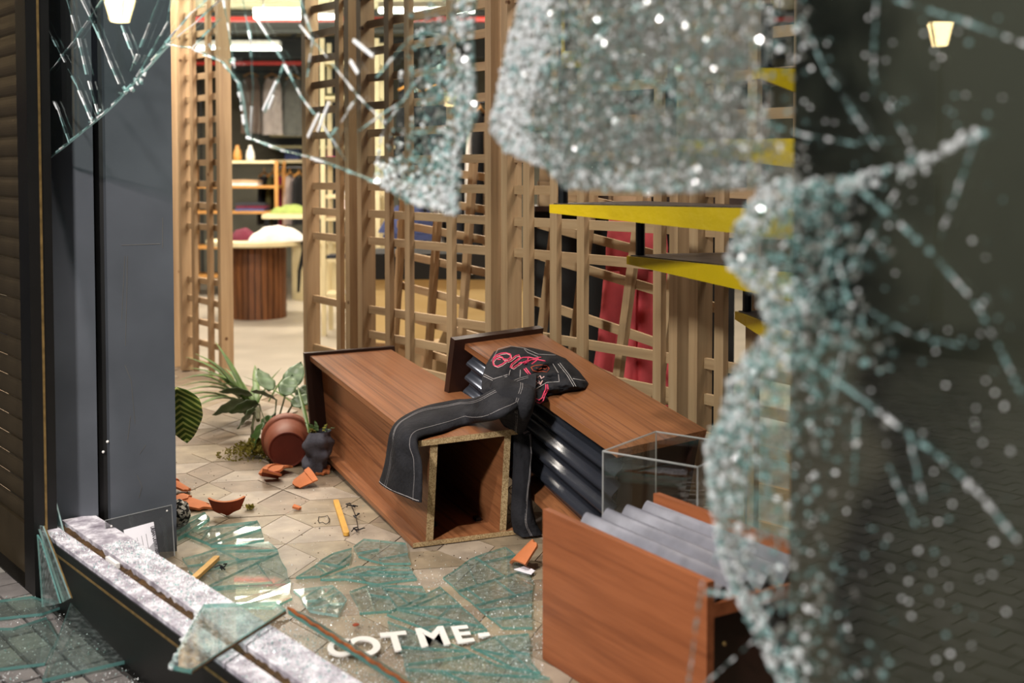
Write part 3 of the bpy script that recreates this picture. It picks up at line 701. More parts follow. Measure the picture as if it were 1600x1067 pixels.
def heap(name, label, cat, c, rx, ry, h, m, group=None):
    c = V(c); mb = MB(); sd_ = U_(0, 90)
    def f(u, v):
        th = 2 * math.pi * u; r = math.sin(math.pi / 2 * min(1, v * 1.0)); k = 1 + .22 * noise.noise(V((math.cos(th) * 1.6, math.sin(th) * 1.6, sd_)))
        z = h * (1 - r ** 3) * (1 + .35 * noise.noise(V((math.cos(th) * 3 * r, math.sin(th) * 3 * r, sd_ + 9)))) + .004
        return c + V((math.cos(th) * rx * r * k, math.sin(th) * ry * r * k, z))
    mb.grid(28, 10, lambda u, v: f(u, v))
    return tag(obj(name, mb, m, smooth=True, base=c), label, cat, group)
heap('clothes_pile', 'crumpled white knitwear heaped on the cream drum table', 'clothes', (TC.x + .24, TC.y + .12, .80), .30, .22, .13, M['c_white'])
heap('clothes_pile', 'dark red garment crumpled beside the white knitwear', 'clothes', (TC.x - .14, TC.y + .22, .80), .15, .14, .11, M['c_wine'])
tag(obj('strap', MB().tube([(TC.x + .50, TC.y + .1, .81), (TC.x + .53, TC.y + .02, .70), (TC.x + .48, TC.y, .50), (TC.x + .47, TC.y, .28)], [.02, .03, .018, .014], 8), M['c_black'], base=(TC.x + .5, TC.y, .8)), 'black strap dangling over the edge of the cream drum table', 'strap')
CY = PD(470, 455, 13.6); drum_table(CY.x + .25, CY.y + .2, .5, .40, .72, 'pale cream drum table standing behind the slatted one', M['cream'], 0)
# shelving rack in the doorway, hanging clothes beside it
def shelf_rack(label, x0, x1, y0, y1, zs, zt, mat, top=None, loc=None, group=None):
    t = thing('shelf_rack', label, 'shelf', ((x0 + x1) / 2, (y0 + y1) / 2, ZF), group)
    for x in (x0, x1):
        for y in (y0, y1): obj('upright', MB().box(x - .02, x + .02, y - .02, y + .02, ZF, zt), mat, t)
    for i, z in enumerate(zs): obj('shelf', MB().box(x0, x1, y0, y1, z - .03, z), mat if (top is None or i not in top) else M['cream'], t)
    return t
def folded(label, c, wx, wy, n, mats, group):
    for i in range(n):
        z = c[2] + i * .034; mb = MB(); j = U_(-.012, .012)
        q = lambda u, v: V((c[0] - wx / 2 + wx * u + j, c[1] - wy / 2 + wy * v, z + .004 + .010 * math.sin(math.pi * u) * math.sin(math.pi * v) + .003 * noise.noise(V((u * 4, v * 4, z * 9)))))
        mb.slab(8, 6, q, UP * .022)
        tag(obj('folded_garment', mb, M[mats[i % len(mats)]], smooth=True, base=c), label % ('topmost' if i == n - 1 and n > 1 else ('lowest' if i == 0 and n > 1 else ('middle' if n == 3 else 'level %d' % (i + 1)))) if '%' in label else label, 'garment', group)
sx0, sx1, sy = -3.95, -2.86, 14.0
sz = lambda py, D=14.0: PD(400, py, D).z
shelf_rack('orange pine shelf rack with a pale top board, seen through the doorway', sx0, sx1, sy, sy + .45, [sz(330), sz(385), sz(290), sz(251), .25], sz(251) + .0, M['orangewood'], (3,))
folded('%s folded dark garment on the rack shelf under the pale top', (-3.2, 14.2, sz(330)), .36, .3, 3, ('c_blue', 'c_wine', 'c_dark'), 'folded clothes on the pine rack')
folded('%s folded pale garment stacked on the second rack shelf', (-3.3, 14.2, sz(290)), .4, .3, 2, ('c_white', 'c_tan'), 'folded clothes on the pine rack')
folded('%s folded cream garment near the pine rack base', (-3.3, 14.2, sz(385)), .4, .3, 3, ('cream', 'c_white', 'cream'), 'folded clothes on the pine rack')
for i, (x, r, m_) in enumerate(((-3.55, .06, 'c_brown'), (-3.38, .05, 'orangewood'), (-3.22, .05, 'c_white'))):
    c = V((x, 14.2, sz(251))); prof = [(.001, 0), (r, 0), (r * 1.1, .05), (r * .9, .12), (r * .45, .16), (r * .45, .19), (.001, .19)]
    tag(obj('vase', MB().lathe(prof, Matrix.Translation(c), 14), M[m_], smooth=True, base=c), 'small %s vase on the pale top of the pine rack' % ('brown', 'orange wood', 'white')[i], 'vase', 'vases on the pine rack')
def garment(label, cx, cy, ztop, w, h, m, rot=0., cat='garment', group=None, hanger=True, flare=1.15, sleeves=True, rail=None):
    t = thing('hanging_garment', label, cat, (cx, cy, ztop), group); sd_ = U_(0, 99); ca, sa = math.cos(rot), math.sin(rot)
    def f(u, v):
        th = 2 * math.pi * u; ww = w / 2 * (.55 + .45 * min(1, v * 6)) * (1 + (flare - 1) * v)
        fold = .016 * math.sin(th * 5 + sd_) * v + .012 * noise.noise(V((u * 8, v * 3, sd_)))
        x, y = math.cos(th) * ww, math.sin(th) * (.032 + fold); z = -h * v - .05 * (1 - abs(math.cos(th))) * (1 if v < .01 else 0)
        return V((cx + x * ca - y * sa, cy + x * sa + y * ca, ztop + z))
    obj('cloth', MB().grid(36, 14, f), m, t, smooth=True)
    if sleeves:
        for s in (-1, 1):
            a = V((cx + s * w * .46 * ca, cy + s * w * .46 * sa, ztop - .05)); b = a + V((s * .06 * ca, s * .06 * sa, -h * .62))
            obj('sleeve', MB().tube([a, a.lerp(b, .4) + V((0, -.015, 0)), b], [.055, .06, .045], 10), m, t, smooth=True)
    if hanger:
        obj('hanger', MB().tube([(cx - w * .42 * ca, cy - w * .42 * sa, ztop - .01), (cx, cy, ztop + .04), (cx + w * .42 * ca, cy + w * .42 * sa, ztop - .01)], .012, 6).tube([(cx, cy, ztop + .04), (cx, cy, ztop + .10)], .004, 5), M['orangewood'], t)
    return t
def rail(label, x0, x1, y, z, y1=None, group=None):
    t = thing('clothes_rail', label, 'rail', ((x0 + x1) / 2, y, ZF), group); y1 = y if y1 is None else y1
    obj('bar', MB().tube([(x0, y, z), (x1, y1, z)], .014, 8), M['bkmetal'], t)
    for x, yy in ((x0, y), (x1, y1)): obj('leg', MB().tube([(x, yy, ZF), (x, yy, z)], .014, 8), M['bkmetal'], t)
    return t
rz = PD(440, 262, 14.6).z
rail('black clothes rail beside the orange pine rack', -3.0, -2.3, 14.6, rz)
for px, m_, nm in ((413, 'c_dark', 'dark navy'), (426, 'c_olive', 'olive'), (440, 'c_mag', 'magenta'), (453, 'c_pale', 'pale patterned'), (467, 'c_black', 'black')):
    p = PD(px, 268, 14.6); garment('%s garment on the rail next to the pine rack' % nm, p.x, 14.6, rz - .10, .34, .62, M[m_], math.radians(75), group='clothes on the doorway rail', sleeves=False)
for px, m_, nm, zz in ((392, 'c_brown', 'brown grey coat hanging high', 118), (458, 'c_grey', 'grey coat hanging high', 122), (425, 'c_pale', 'pale coat hanging high', 120)):
    p = PD(px, zz, 15.6); garment(nm + ' on the wall beyond the doorway', p.x, 15.6, p.z, .24, .78, M[m_], 0, sleeves=False, group='coats hung high on the wall')
rail('long rail carrying the coats high beyond the doorway', -4.2, -2.4, 15.6, PD(425, 112, 15.6).z)
def low_table(label, x0, x1, y0, y1, z, top):
    t = thing('display_table', label, 'table', ((x0 + x1) / 2, (y0 + y1) / 2, ZF))
    obj('tabletop', MB().box(x0, x1, y0, y1, z - .05, z), top, t)
    for x in (x0 + .05, x1 - .05):
        for y in (y0 + .05, y1 - .05): obj('leg', MB().box(x - .025, x + .025, y - .025, y + .025, ZF, z - .05), M['bkmetal'], t)
    return t
p_ = PD(415, 338, 13.4); low_table('long cream topped table behind the drum table', p_.x, p_.x + 1.5, 13.2, 13.8, PD(430, 335, 13.2).z, M['cream'])
heap('clothes_pile', 'green garment lying on the long cream topped table', 'clothes', (PD(452, 335, 13.4).x, 13.45, PD(430, 335, 13.2).z), .24, .16, .09, M['c_green'])
heap('clothes_pile', 'pink and white clothes piled on the long cream topped table', 'clothes', (PD(452, 335, 13.4).x + .75, 13.45, PD(430, 335, 13.2).z), .24, .16, .16, M['c_pale'])
# wall shelves beyond the doorway
ws = thing('wall_shelf', 'pale wall shelf with boxes high beyond the doorway', 'shelf', (-2.9, 16.3, 2.2))
for py in (210, 228, 250): z = PD(430, py, 16.4).z; obj('shelf', MB().box(-3.4, -1.2, 16.2, 16.6, z - .04, z), M['cream'], ws)
for i, (x, m_, nm) in enumerate(((-3.1, 'c_blue', 'blue white'), (-2.85, 'c_white', 'white'), (-2.55, 'c_wine', 'dark red'), (-1.9, 'card', 'cardboard'), (-1.5, 'c_grey', 'grey'))):
    z = PD(430, 250, 16.4).z
    bxx = obj('storage_box', MB().box(x - .1, x + .1, 16.25, 16.5, z, z + .15).box(x - .105, x + .105, 16.245, 16.505, z + .12, z + .16), M[m_], base=(x, 16.4, z)); tag(bxx, '%s storage box on the lowest wall shelf' % nm, 'box', 'boxes on the wall shelf')
# counter and rails behind the middle screen
c0 = PD(592, 500, 8.8); c1 = PD(800, 500, 8.3)
ct = thing('counter', 'plywood fronted counter with a black top band behind the middle timber screen', 'counter', ((c0.x + c1.x) / 2, 8.7, ZF))
ztop = PD(680, 396, 8.5).z; zmid = PD(680, 436, 8.5).z
obj('front', MB().box(c0.x, c1.x + .1, 8.5, 8.53, ZF, zmid), M['ply'], ct); obj('top_band', MB().box(c0.x - .05, c1.x + .12, 8.46, 9.1, zmid, ztop), M['blackwall'], ct)
obj('carcass', MB().box(c0.x, c1.x + .1, 8.54, 9.05, ZF, zmid), M['dark_wood'], ct)
pk = PD(738, 425, 8.45); obj('knob', MB().blob((pk.x, 8.45, pk.z), .018, amp=0), M['white'], ct)
def carton(label, c, sx_, sy_, sz_, rz_, m='card', tiltx=0.):
    t = thing('carton', label, 'box', c); mt = Matrix.Translation(V(c)) @ Matrix.Rotation(rz_, 4, 'Z') @ Matrix.Rotation(tiltx, 4, 'Y')
    def q(x0, x1, y0, y1, z0, z1):
        mb = MB().box(x0, x1, y0, y1, z0, z1); mb.v = [mt @ v for v in mb.v]; return mb
    hx, hy = sx_ / 2, sy_ / 2
    obj('body', q(-hx, hx, -hy, hy, 0, sz_), M[m], t)
    obj('tape', q(-hx - .001, hx + .001, -.03, .03, -.0, sz_ + .002), M['c_tan'], t)
    fb = MB(); fb.add([mt @ V(p) for p in ((-hx, -hy, sz_ + .003), (hx, -hy, sz_ + .003), (hx, -hy * 1.6, sz_ + .14), (-hx, -hy * 1.6, sz_ + .14), (-hx, -hy, sz_ + .009), (hx, -hy, sz_ + .009), (hx, -hy * 1.6, sz_ + .146), (-hx, -hy * 1.6, sz_ + .146))], [(3, 2, 1, 0), (4, 5, 6, 7), (0, 1, 5, 4), (1, 2, 6, 5), (2, 3, 7, 6), (3, 0, 4, 7)])
    obj('flap', fb, M[m], t)
    return t
b_ = PZ(725, 552, ZF); carton('open cardboard box tipped in front of the plywood counter', (b_.x + .05, 7.75, ZF), .55, .42, .36, math.radians(28))
b_ = PZ(650, 585, ZF); carton('low cardboard box lying beside the tipped one', (b_.x - .05, 8.05, ZF), .42, .32, .20, math.radians(-15), 'c_tan')
rail('black clothes rail behind the middle timber screen', -.75, .05, 9.9, PD(730, 160, 9.9).z)
for i in range(6):
    px = 690 + i * 15; p = PD(px, 175, 9.9); m_ = ('c_white', 'c_black', 'c_dark', 'c_white', 'c_black', 'c_tan', 'c_black', 'c_white', 'c_dark')[i]
    garment('%s garment, number %s from the doorway side on the rail behind the middle screen' % (('white', 'black', 'navy', 'cream', 'black', 'tan', 'black', 'pale', 'dark')[i], ('one', 'two', 'three', 'four', 'five', 'six', 'seven', 'eight', 'nine')[i]), p.x, 9.9, p.z, .42, 1.15, M[m_], math.radians(80 + U_(-6, 6)), group='clothes on the rail behind the middle screen', sleeves=False)
for px, m_, nm in ((640, 'c_black', 'black coat hanging high'), (682, 'c_dark', 'dark jacket hanging')):
    p = PD(px, 140, 9.4); garment(nm + ' behind the cracked glass and middle screen', p.x, 9.4, p.z, .30, .85, M[m_], .9, sleeves=False, group='dark coats behind the middle screen')
rail('short rail for two dark coats behind the middle screen', PD(625, 130, 9.4).x, PD(700, 130, 9.4).x, 9.4, PD(655, 129, 9.4).z)
shelf_rack('cream shelf rack behind the narrow screen', PD(505, 300, 10.6).x, PD(590, 300, 10.6).x, 10.6, 11.0, [PD(540, y, 10.6).z for y in (460, 405, 340, 305, 250, 150, 95)], PD(540, 60, 10.6).z, M['cream'])
for i, (px, py, m_, nm) in enumerate(((520, 250, 'c_mag', 'magenta'), (548, 305, 'c_white', 'white'), (525, 340, 'c_tan', 'tan'), (560, 340, 'c_blue', 'blue'), (530, 405, 'c_dark', 'dark'), (560, 460, 'c_white', 'pale'), (535, 150, 'c_olive', 'olive'))):
    p = PD(px, py, 10.8); folded(nm + ' folded garment on the cream rack, ' + {250: 'third shelf from the top', 305: 'middle shelf', 340: 'shelf below the middle', 405: 'second lowest shelf', 460: 'lowest shelf', 150: 'second shelf from the top'}[py], (p.x, 10.8, PD(540, py, 10.6).z), .22, .3, 1, (m_,), 'folded clothes on the cream rack')
low_table('low blue topped table behind the middle screen', PD(600, 300, 9.8).x, PD(690, 300, 9.8).x, 9.7, 10.2, .98, M['c_blue'])
heap('clothes_pile', 'navy jeans heaped on the low blue topped table', 'clothes', (PD(640, 300, 9.8).x, 9.95, .98), .28, .2, .22, M['c_blue'])
# black wall with red trousers behind the wide screen
bx0, bx1 = PD(835, 500, 6.75).x, PD(1150, 500, 6.75).x
bw = thing('display_wall', 'black display wall behind the wide timber screen', 'wall', ((bx0 + bx1) / 2, 6.9, ZF)); bw['kind'] = 'thing'
obj('panel', MB().box(bx0, bx1, 6.8, 6.86, ZF, 1.28), M['blackwall'], bw); obj('shelf', MB().box(bx0, bx1 + .2, 6.55, 6.86, 1.28, 1.31), M['dark_wood'], bw)
obj('panel', MB().box(bx0 + .3, bx1 + .2, 6.8, 6.86, 1.31, 3.2), M['c_brown'], bw); obj('shelf', MB().box(bx0 - .1, bx1 + .2, 6.55, 6.86, 1.55, 1.575), M['dark_wood'], bw)
obj('shelf', MB().box(bx0 - .1, bx1 + .2, 6.55, 6.86, 2.0, 2.025), M['dark_wood'], bw); obj('upright', MB().box(bx0 - .12, bx0 - .1, 6.55, 6.86, ZF, 3.2), M['dark_wood'], bw)
for i, (x, z, w_, m_, nm) in enumerate(((.12, 1.31, .20, 'card', 'brown carton on the shelf just above the black display wall'), (.55, 1.31, .22, 'c_tan', 'tan carton on the black display wall shelf, beside the brown one'), (.95, 1.575, .18, 'c_white', 'white carton on the upper shelf over the black display wall'), (.2, 1.575, .16, 'card', 'small brown carton on the upper shelf over the black display wall'))):
    carton(nm, (bx0 + x, 6.68, z), w_, .18, .14, U_(-.2, .2), m_)
tr = thing('red_trousers', 'red cotton trousers hanging in front of the black display wall', 'trousers', (PD(995, 400, 6.1).x, 6.1, PD(995, 325, 6.1).z))
zt = PD(995, 328, 6.1).z; zb = PD(995, 632, 6.1).z; xc = PD(995, 400, 6.1).x
obj('waistband', loft([((xc, 6.1, zt - .05), .15, .05), ((xc, 6.1, zt), .145, .05)], 24), M['red'], tr, smooth=True)
obj('hip', loft([((xc, 6.1, zt - .36), .165, .07), ((xc, 6.1, zt - .2), .165, .065), ((xc, 6.1, zt - .05), .15, .05)], 24), M['red'], tr, smooth=True)
for s in (-1, 1):
    def lf(u, v, s=s):
        th = 2 * math.pi * u; z = zt - .32 + (zb - zt + .32) * v; wv = .092 + .03 * v; fo = .014 * math.sin(th * 4 + s * 2 + v * 3) + .012 * noise.noise(V((u * 6, v * 4, s * 7)))
        return V((xc + s * (.085 + .03 * v) + math.cos(th) * (wv + fo), 6.1 + math.sin(th) * (.06 + fo), z))
    obj('leg', MB().grid(36, 16, lf), M['red'], tr, smooth=True)
obj('hanger', MB().tube([(xc - .14, 6.1, zt + .01), (xc + .14, 6.1, zt + .01)], .01, 6).tube([(xc, 6.1, zt + .01), (xc, 6.1, zt + .1), (xc, 6.5, zt + .1)], .005, 5), M['orangewood'], tr)

# ================================================================== PLANTS, POT, SHARDS OF POT
def blade(p0, p1, sag, w, mat_, nm, par):
    p0, p1 = V(p0), V(p1); d = p1 - p0; side = d.cross(UP).normalized() if abs(d.normalized().z) < .98 else V((1, 0, 0))
    def f(u, v):
        c = p0 + d * u + UP * (sag * math.sin(math.pi * u)); ww = w * (.35 + .65 * math.sin(math.pi * min(1, u * .75 + .18))) * (1 - u ** 3)
        return c + side * (v - .5) * ww + UP * (abs(v - .5) * ww * .5)
    return obj(nm, MB().slab(8, 2, f, UP * .0015), mat_, par, smooth=True)
pp = PZ(392, 648, .03)
pl = thing('spiky_plant', 'uprooted spiky green plant lying by the doorway post', 'plant', (pp.x, pp.y, 0))
for (tx, ty, D, sg) in ((290, 558, 7.1, .05), (303, 552, 7.0, .04), (320, 560, 6.8, .04), (336, 533, 7.1, .02), (276, 596, 6.8, .08), (283, 603, 6.7, .06), (285, 612, 6.5, .05), (272, 625, 6.4, .06), (300, 640, 6.3, .05), (283, 634, 6.35, .05), (350, 575, 7.3, .03), (398, 570, 7.5, .03), (416, 582, 7.6, .03), (310, 585, 6.9, .05), (340, 600, 6.5, .04), (295, 575, 7.0, .05)):
    q = PD(tx, ty, D); b0 = V((pp.x + U_(-.03, .03), pp.y + U_(-.05, .05), .05 + U_(0, .04))); blade(b0, q, sg * 1.2, U_(.036, .052), M['blade'], 'blade', pl)
for (x0, y0, x1, y1, D) in ((380, 588, 470, 640, 6.9), (398, 592, 475, 632, 7.0), (440, 575, 402, 632, 7.0), (455, 580, 420, 628, 7.1), (447, 585, 466, 625, 6.9)):
    blade(PD(x1, y1, D - .1), PD(x0, y0, D), .02, .022, M['blade'], 'blade', pl)
obj('root', MB().tube([V((pp.x - .02, pp.y, .05)), V((pp.x + .06, pp.y - .1, .08)), V((pp.x + .1, pp.y - .25, .05))], [.03, .022, .012], 7), M['stem'], pl)
def leaf_mesh(L, W, n=10, fold=.15, curl=.15):
    mb = MB()
    def f(u, v):
        x = L * u; wd = W * math.sin(math.pi * u ** .72) ** .8 if 0 < u < 1 else 0; y = (v - .5) * wd
        return V((x, y, abs(y) * fold - curl * L * u * u + .004 * math.sin(u * 20)))
    return mb.slab(n, 6, f, V((0, 0, .0012)))
def leaf(par, p, ang, pitch, rollv, L, W, mat_, name='leaf'):
    o = obj(name, leaf_mesh(L, W), mat_, par, smooth=True, base=(0, 0, 0)); o.location = V(p) - root_loc(par); o.rotation_euler = (rollv, pitch, ang); return o
lp = PZ(430, 668, .0)
lf_ = thing('leafy_plant', 'broad leaved green plant fallen behind the brown pot', 'plant', (lp.x, lp.y, 0))
for (x, y, D, a, pt_, r_, L, W, m_) in ((405, 632, 6.3, 200, .1, .9, .17, .10, 'leaf'), (432, 625, 6.3, 150, -.3, .6, .18, .10, 'leaf'), (445, 620, 6.25, 80, -.8, .2, .16, .10, 'leaf2'), (430, 645, 6.15, 250, .5, .8, .16, .09, 'leaf2'), (455, 635, 6.2, 30, -.4, .5, .15, .10, 'leaf'), (400, 640, 6.2, 230, .45, .9, .16, .10, 'leaf2'), (440, 650, 6.1, 270, .6, .4, .14, .09, 'leaf'), (465, 625, 6.35, 60, -.6, .5, .15, .08, 'leaf'), (415, 650, 6.2, 290, .6, .7, .14, .08, 'leaf')):
    leaf(lf_, PD(x, y, D), math.radians(a), pt_, r_, L, W, M[m_])
for (x, y, D) in ((405, 632, 6.3), (432, 625, 6.3), (445, 620, 6.25), (430, 645, 6.15), (455, 635, 6.2), (440, 650, 6.1)):
    obj('stem', MB().tube([V((lp.x, lp.y, .03)), PD((x + 425) / 2, (y + 690) / 2, 6.1), PD(x, y, D)], .006, 5), M['stem'], lf_)
obj('stem', MB().tube([PD(396, 698, 6.05), PD(394, 668, 6.1), PD(398, 645, 6.2)], .008, 6), M['stem'], lf_)
mc = PZ(396, 722, .0); mm = MB()
for i in range(1300):
    a, r = U_(0, 6.283), min(1, abs(random.gauss(0, .42))); c = V((mc.x + math.cos(a) * r * .22, mc.y + .12 + math.sin(a) * r * .16, .012 + max(0, .075 * (1 - r * r * 1.1)) * R()))
    d = V((U_(-1, 1), U_(-1, 1), U_(0, 1))).normalized() * U_(.01, .024); q = V((U_(-1, 1), U_(-1, 1), U_(-1, 1))).normalized() * .006
    mm.add([c - q, c + q, c + d + q * .4, c + d - q * .4 + UP * .002, c + UP * .006], [(0, 1, 2, 3), (0, 4, 3), (1, 2, 4)])
tag(obj('moss', mm, M['moss'], base=(mc.x, mc.y, 0)), 'clump of yellow green moss on the tiles beside the brown pot', 'moss', kind='stuff')
mm = MB(); m2 = PZ(390, 797, .0)
for i in range(90):
    a, r = U_(0, 6.28), min(1, abs(random.gauss(0, .5))); c = V((m2.x + math.cos(a) * r * .03, m2.y + math.sin(a) * r * .03, .004 + .015 * R())); d = V((U_(-1, 1), U_(-1, 1), U_(0, 1))).normalized() * .013; q = V((U_(-1, 1), U_(-1, 1), U_(-1, 1))).normalized() * .004
    mm.add([c - q, c + q, c + d + q * .4, c + d - q * .4], [(0, 1, 2, 3)])
tag(obj('moss', mm, M['moss'], base=(m2.x, m2.y, 0)), 'tiny tuft of moss beside the dark red pot shard', 'moss', kind='stuff')
# striped leaf peeping round the column
cl = thing('striped_plant', 'light and dark green striped leaf peeping past the column edge', 'plant', PD(262, 740, 4.95))
o = obj('leaf', leaf_mesh(.26, .22, 16, .1, .05), M['calathea'], cl, smooth=True, base=(0, 0, 0)); tip_ = PD(276, 604, 4.95)
o.matrix_local = Matrix.Translation(tip_ - V(cl.location)) @ Matrix(((.12, .95, -.2), (.1, -.22, -.97), (-.98, .12, -.1))).to_4x4()
obj('stem', MB().tube([PD(270, 600, 4.97), PD(262, 585, 5.0), PD(245, 640, 5.05), V((PD(240, 740, 5.05).x, 5.05, .0))], .006, 6), M['stem'], cl)
bgp = PZ(262, 812, 0)
# brown pot on its side
pc = PD(449, 703, 5.80); ax = V((-.20, .955, .10)).normalized(); xx = ax.cross(UP).normalized(); yy = xx.cross(ax)
mtx = Matrix(((xx.x, yy.x, ax.x, pc.x), (xx.y, yy.y, ax.y, pc.y), (xx.z, yy.z, ax.z, pc.z), (0, 0, 0, 1)))
pt_ = thing('plant_pot', 'brown terracotta coloured pot tipped on its side against the walnut plinth', 'pot', (pc.x, pc.y + .1, 0))
obj('body', MB().lathe([(.092, .0), (.096, .004), (.122, .15), (.114, .15), (.088, .01)], mtx, 40), M['pot'], pt_, smooth=True)
obj('underside', MB().lathe([(.001, .004), (.084, .004), (.088, -.001), (.0925, -.001), (.094, .002)], mtx, 40), M['potbase'], pt_)
obj('rim', MB().lathe([(.121, .145), (.130, .148), (.133, .20), (.126, .203), (.118, .198), (.116, .145)], mtx, 40), M['pot'], pt_, smooth=True)
gb = PD(496, 690, 5.70); gt = thing('fabric_planter', 'slumped grey fabric planter wedged between the brown pot and the walnut plinth', 'planter', (gb.x, gb.y, 0))
def bagf(u, v):
    th = 2 * math.pi * u; z = .012 + .20 * v; r = .054 + .012 * math.sin(math.pi * v) + .030 * noise.noise(V((math.cos(th) * 1.6, math.sin(th) * 1.6, v * 3.5))) + .006 * math.sin(v * 19 + th)
    return V((gb.x - .01 + math.cos(th) * r + .02 * v, gb.y + math.sin(th) * r, z))
obj('bag', MB().grid(28, 12, bagf), M['bagcloth'], gt, smooth=True)
for i in range(9):
    a = U_(0, 6.28); c = V((gb.x + .01 + math.cos(a) * .025, gb.y + math.sin(a) * .02, .205)); o = leaf(gt, c, a, -U_(.3, 1.1), 0, U_(.04, .07), .02, M['moss'] if i % 2 else M['leaf'])
blade(V((gb.x - .04, gb.y, .20)), PD(462, 595, 6.2), .01, .02, M['blade'], 'blade', gt)
# terracotta shards
def shard(label, px, py, Rr, span, hgt, az, tilt, roll, z=.0, m='terra', m2='terra', rim=True, jag=.35, group='terracotta pot shards'):
    p = PZ(px, py, z); t = thing('pot_shard', label, 'shard', (p.x, p.y, 0), group)
    mt = Matrix.Translation((p.x, p.y, z)) @ Matrix.Rotation(az, 4, 'Z') @ Matrix.Rotation(tilt, 4, 'X') @ Matrix.Rotation(roll, 4, 'Y')
    sd_ = U_(0, 99); th = .011
    def lo(u): return jag * hgt * (.5 + .5 * noise.noise(V((u * 3.1, sd_, 0)))) + hgt * .15 * abs(u - .5) * 2
    def fn(u, v, dr=0.):
        a = (u - .5) * span * (1 - .25 * (1 - v)); y = lo(u) + (hgt - lo(u)) * v; r = Rr * (.85 + .15 * y / hgt) - dr
        return V((math.sin(a) * r, y - hgt / 2, math.cos(a) * r - Rr * math.cos(span / 2) * .85))
    mb = MB().slab(12, 6, lambda u, v: fn(u, v), lambda u, v: fn(u, v, th) - fn(u, v), 0, 1)
    lowest = min((mt @ v).z for v in mb.v); mt = Matrix.Translation((0, 0, .002 - lowest + z)) @ mt
    mb.v = [mt @ v for v in mb.v]; obj('wall', mb, [M[m], M['terra']], t, smooth=False)
    if rim:
        mb = MB().slab(12, 1, lambda u, v: fn(u, .72 + .28 * v, -.007), lambda u, v: fn(u, .72 + .28 * v, 0) - fn(u, .72 + .28 * v, -.007))
        mb.v = [mt @ v for v in mb.v]; obj('rim', mb, M[m2], t)
    return t
RD = math.radians
shard('long orange pot shard with rim lying in front of the brown pot', 440, 742, .13, 1.3, .15, RD(60), RD(-15), 0)
shard('dark footed pot shard under the long orange rim shard', 428, 752, .12, 1.1, .12, RD(100), RD(10), RD(25), m='terra_d')
shard('ribbed orange pot shard standing proud by the plinth, nearest of its cluster', 472, 760, .10, 1.5, .13, RD(-65), RD(25), RD(10))
shard('small red orange pot shard tucked against the walnut plinth edge', 503, 741, .10, 1.1, .10, RD(20), RD(5), 0)
shard('orange pot shard beside the column with a dark underside', 283, 772, .12, 1.2, .14, RD(80), RD(20), RD(15))
shard('long flat orange pot shard by the column, overlapping the dark red one', 308, 795, .16, .8, .20, RD(75), RD(5), 0)
shard('dark red curved pot shard with pointed tips on the tiles', 355, 803, .10, 1.9, .085, RD(10), RD(105), 0, m='terra_d', rim=False)
shard('little orange pot chip alone on the tiles', 466, 797, .05, .8, .045, RD(85), RD(10), 0, rim=False)
shard('orange pot shard with a small hole beside the near plinth', 828, 886, .12, 1.2, .13, RD(130), RD(-40), RD(20), rim=False)
for (x, y, D, a, pt_, r_, L, W, m_) in ((420, 612, 6.4, 120, -.7, .3, .2, .12, 'leaf2'), (395, 618, 6.5, 170, -.2, .6, .2, .12, 'leaf'), (452, 608, 6.35, 70, -.9, .2, .19, .12, 'leaf2'), (410, 660, 6.1, 250, .7, .6, .18, .11, 'leaf'), (385, 628, 6.5, 200, .2, .8, .2, .11, 'leaf')):
    leaf(lf_, PD(x, y, D), math.radians(a), pt_, r_, L, W, M[m_])

# ================================================================== BROKEN WINDOW GLASS
WP = NW
def inside(poly, x, y):
    c = False; n = len(poly)
    for i in range(n):
        (x0, y0), (x1, y1) = poly[i], poly[i - 1]
        if (y0 > y) != (y1 > y) and x < (x1 - x0) * (y - y0) / (y1 - y0) + x0: c = not c
    return c
def segdist(x, y, pl):
    b = 1e9
    for (x0, y0), (x1, y1) in zip(pl, pl[1:]):
        dx, dy = x1 - x0, y1 - y0; t = max(0, min(1, ((x - x0) * dx + (y - y0) * dy) / (dx * dx + dy * dy + 1e-9)))
        b = min(b, math.hypot(x - x0 - dx * t, y - y0 - dy * t))
    return b
def jag(poly, amp, step):
    out = []
    for i in range(len(poly)):
        (x0, y0), (x1, y1) = poly[i], poly[(i + 1) % len(poly)]; k = max(1, int(math.hypot(x1 - x0, y1 - y0) / step))
        for j in range(k):
            t = j / k; a = amp if j else 0; out.append((x0 + (x1 - x0) * t + U_(-a, a), y0 + (y1 - y0) * t + U_(-a, a)))
    return out
def pane(name, poly, mats, th=.009, n=WP, label=None):
    pts = [PN(x, y, n) for x, y in poly]; o = obj(name, MB().prism(pts, N_ * th, 0, 1), mats, win)
    if label: o['label'] = label
    return o
paneL = [(30, -320), (60, 60), (64, 150), (66, 255), (105, 225), (147, 190), (185, 155), (215, 122), (262, 70), (300, 76), (345, 96), (372, 130), (386, 215), (440, 235), (480, 245), (530, 262), (585, 285), (640, 318), (690, 332), (712, 334), (716, 250), (742, 180), (735, 60), (770, -320)]
EDGE_R = [(1190, 292), (1150, 350), (1135, 410), (1180, 460), (1200, 520), (1140, 580), (1130, 640), (1105, 690), (1110, 780), (1130, 880), (1170, 970), (1240, 1110)]
paneR = [(900, -320), (792, 70), (764, 205), (790, 238), (850, 262), (880, 295), (1000, 302), (1100, 300)] + EDGE_R + [(2700, 1500), (2700, -600)]
pane('pane', jag(paneL, 1.5, 25), [M['glass'], M['edge_l']], label='broken hanging remains of the window glass beside the column')
pane('pane', jag(paneR, 2.0, 25), [M['glass'], M['edge_l']], label='large cracked window pane towards the near end')
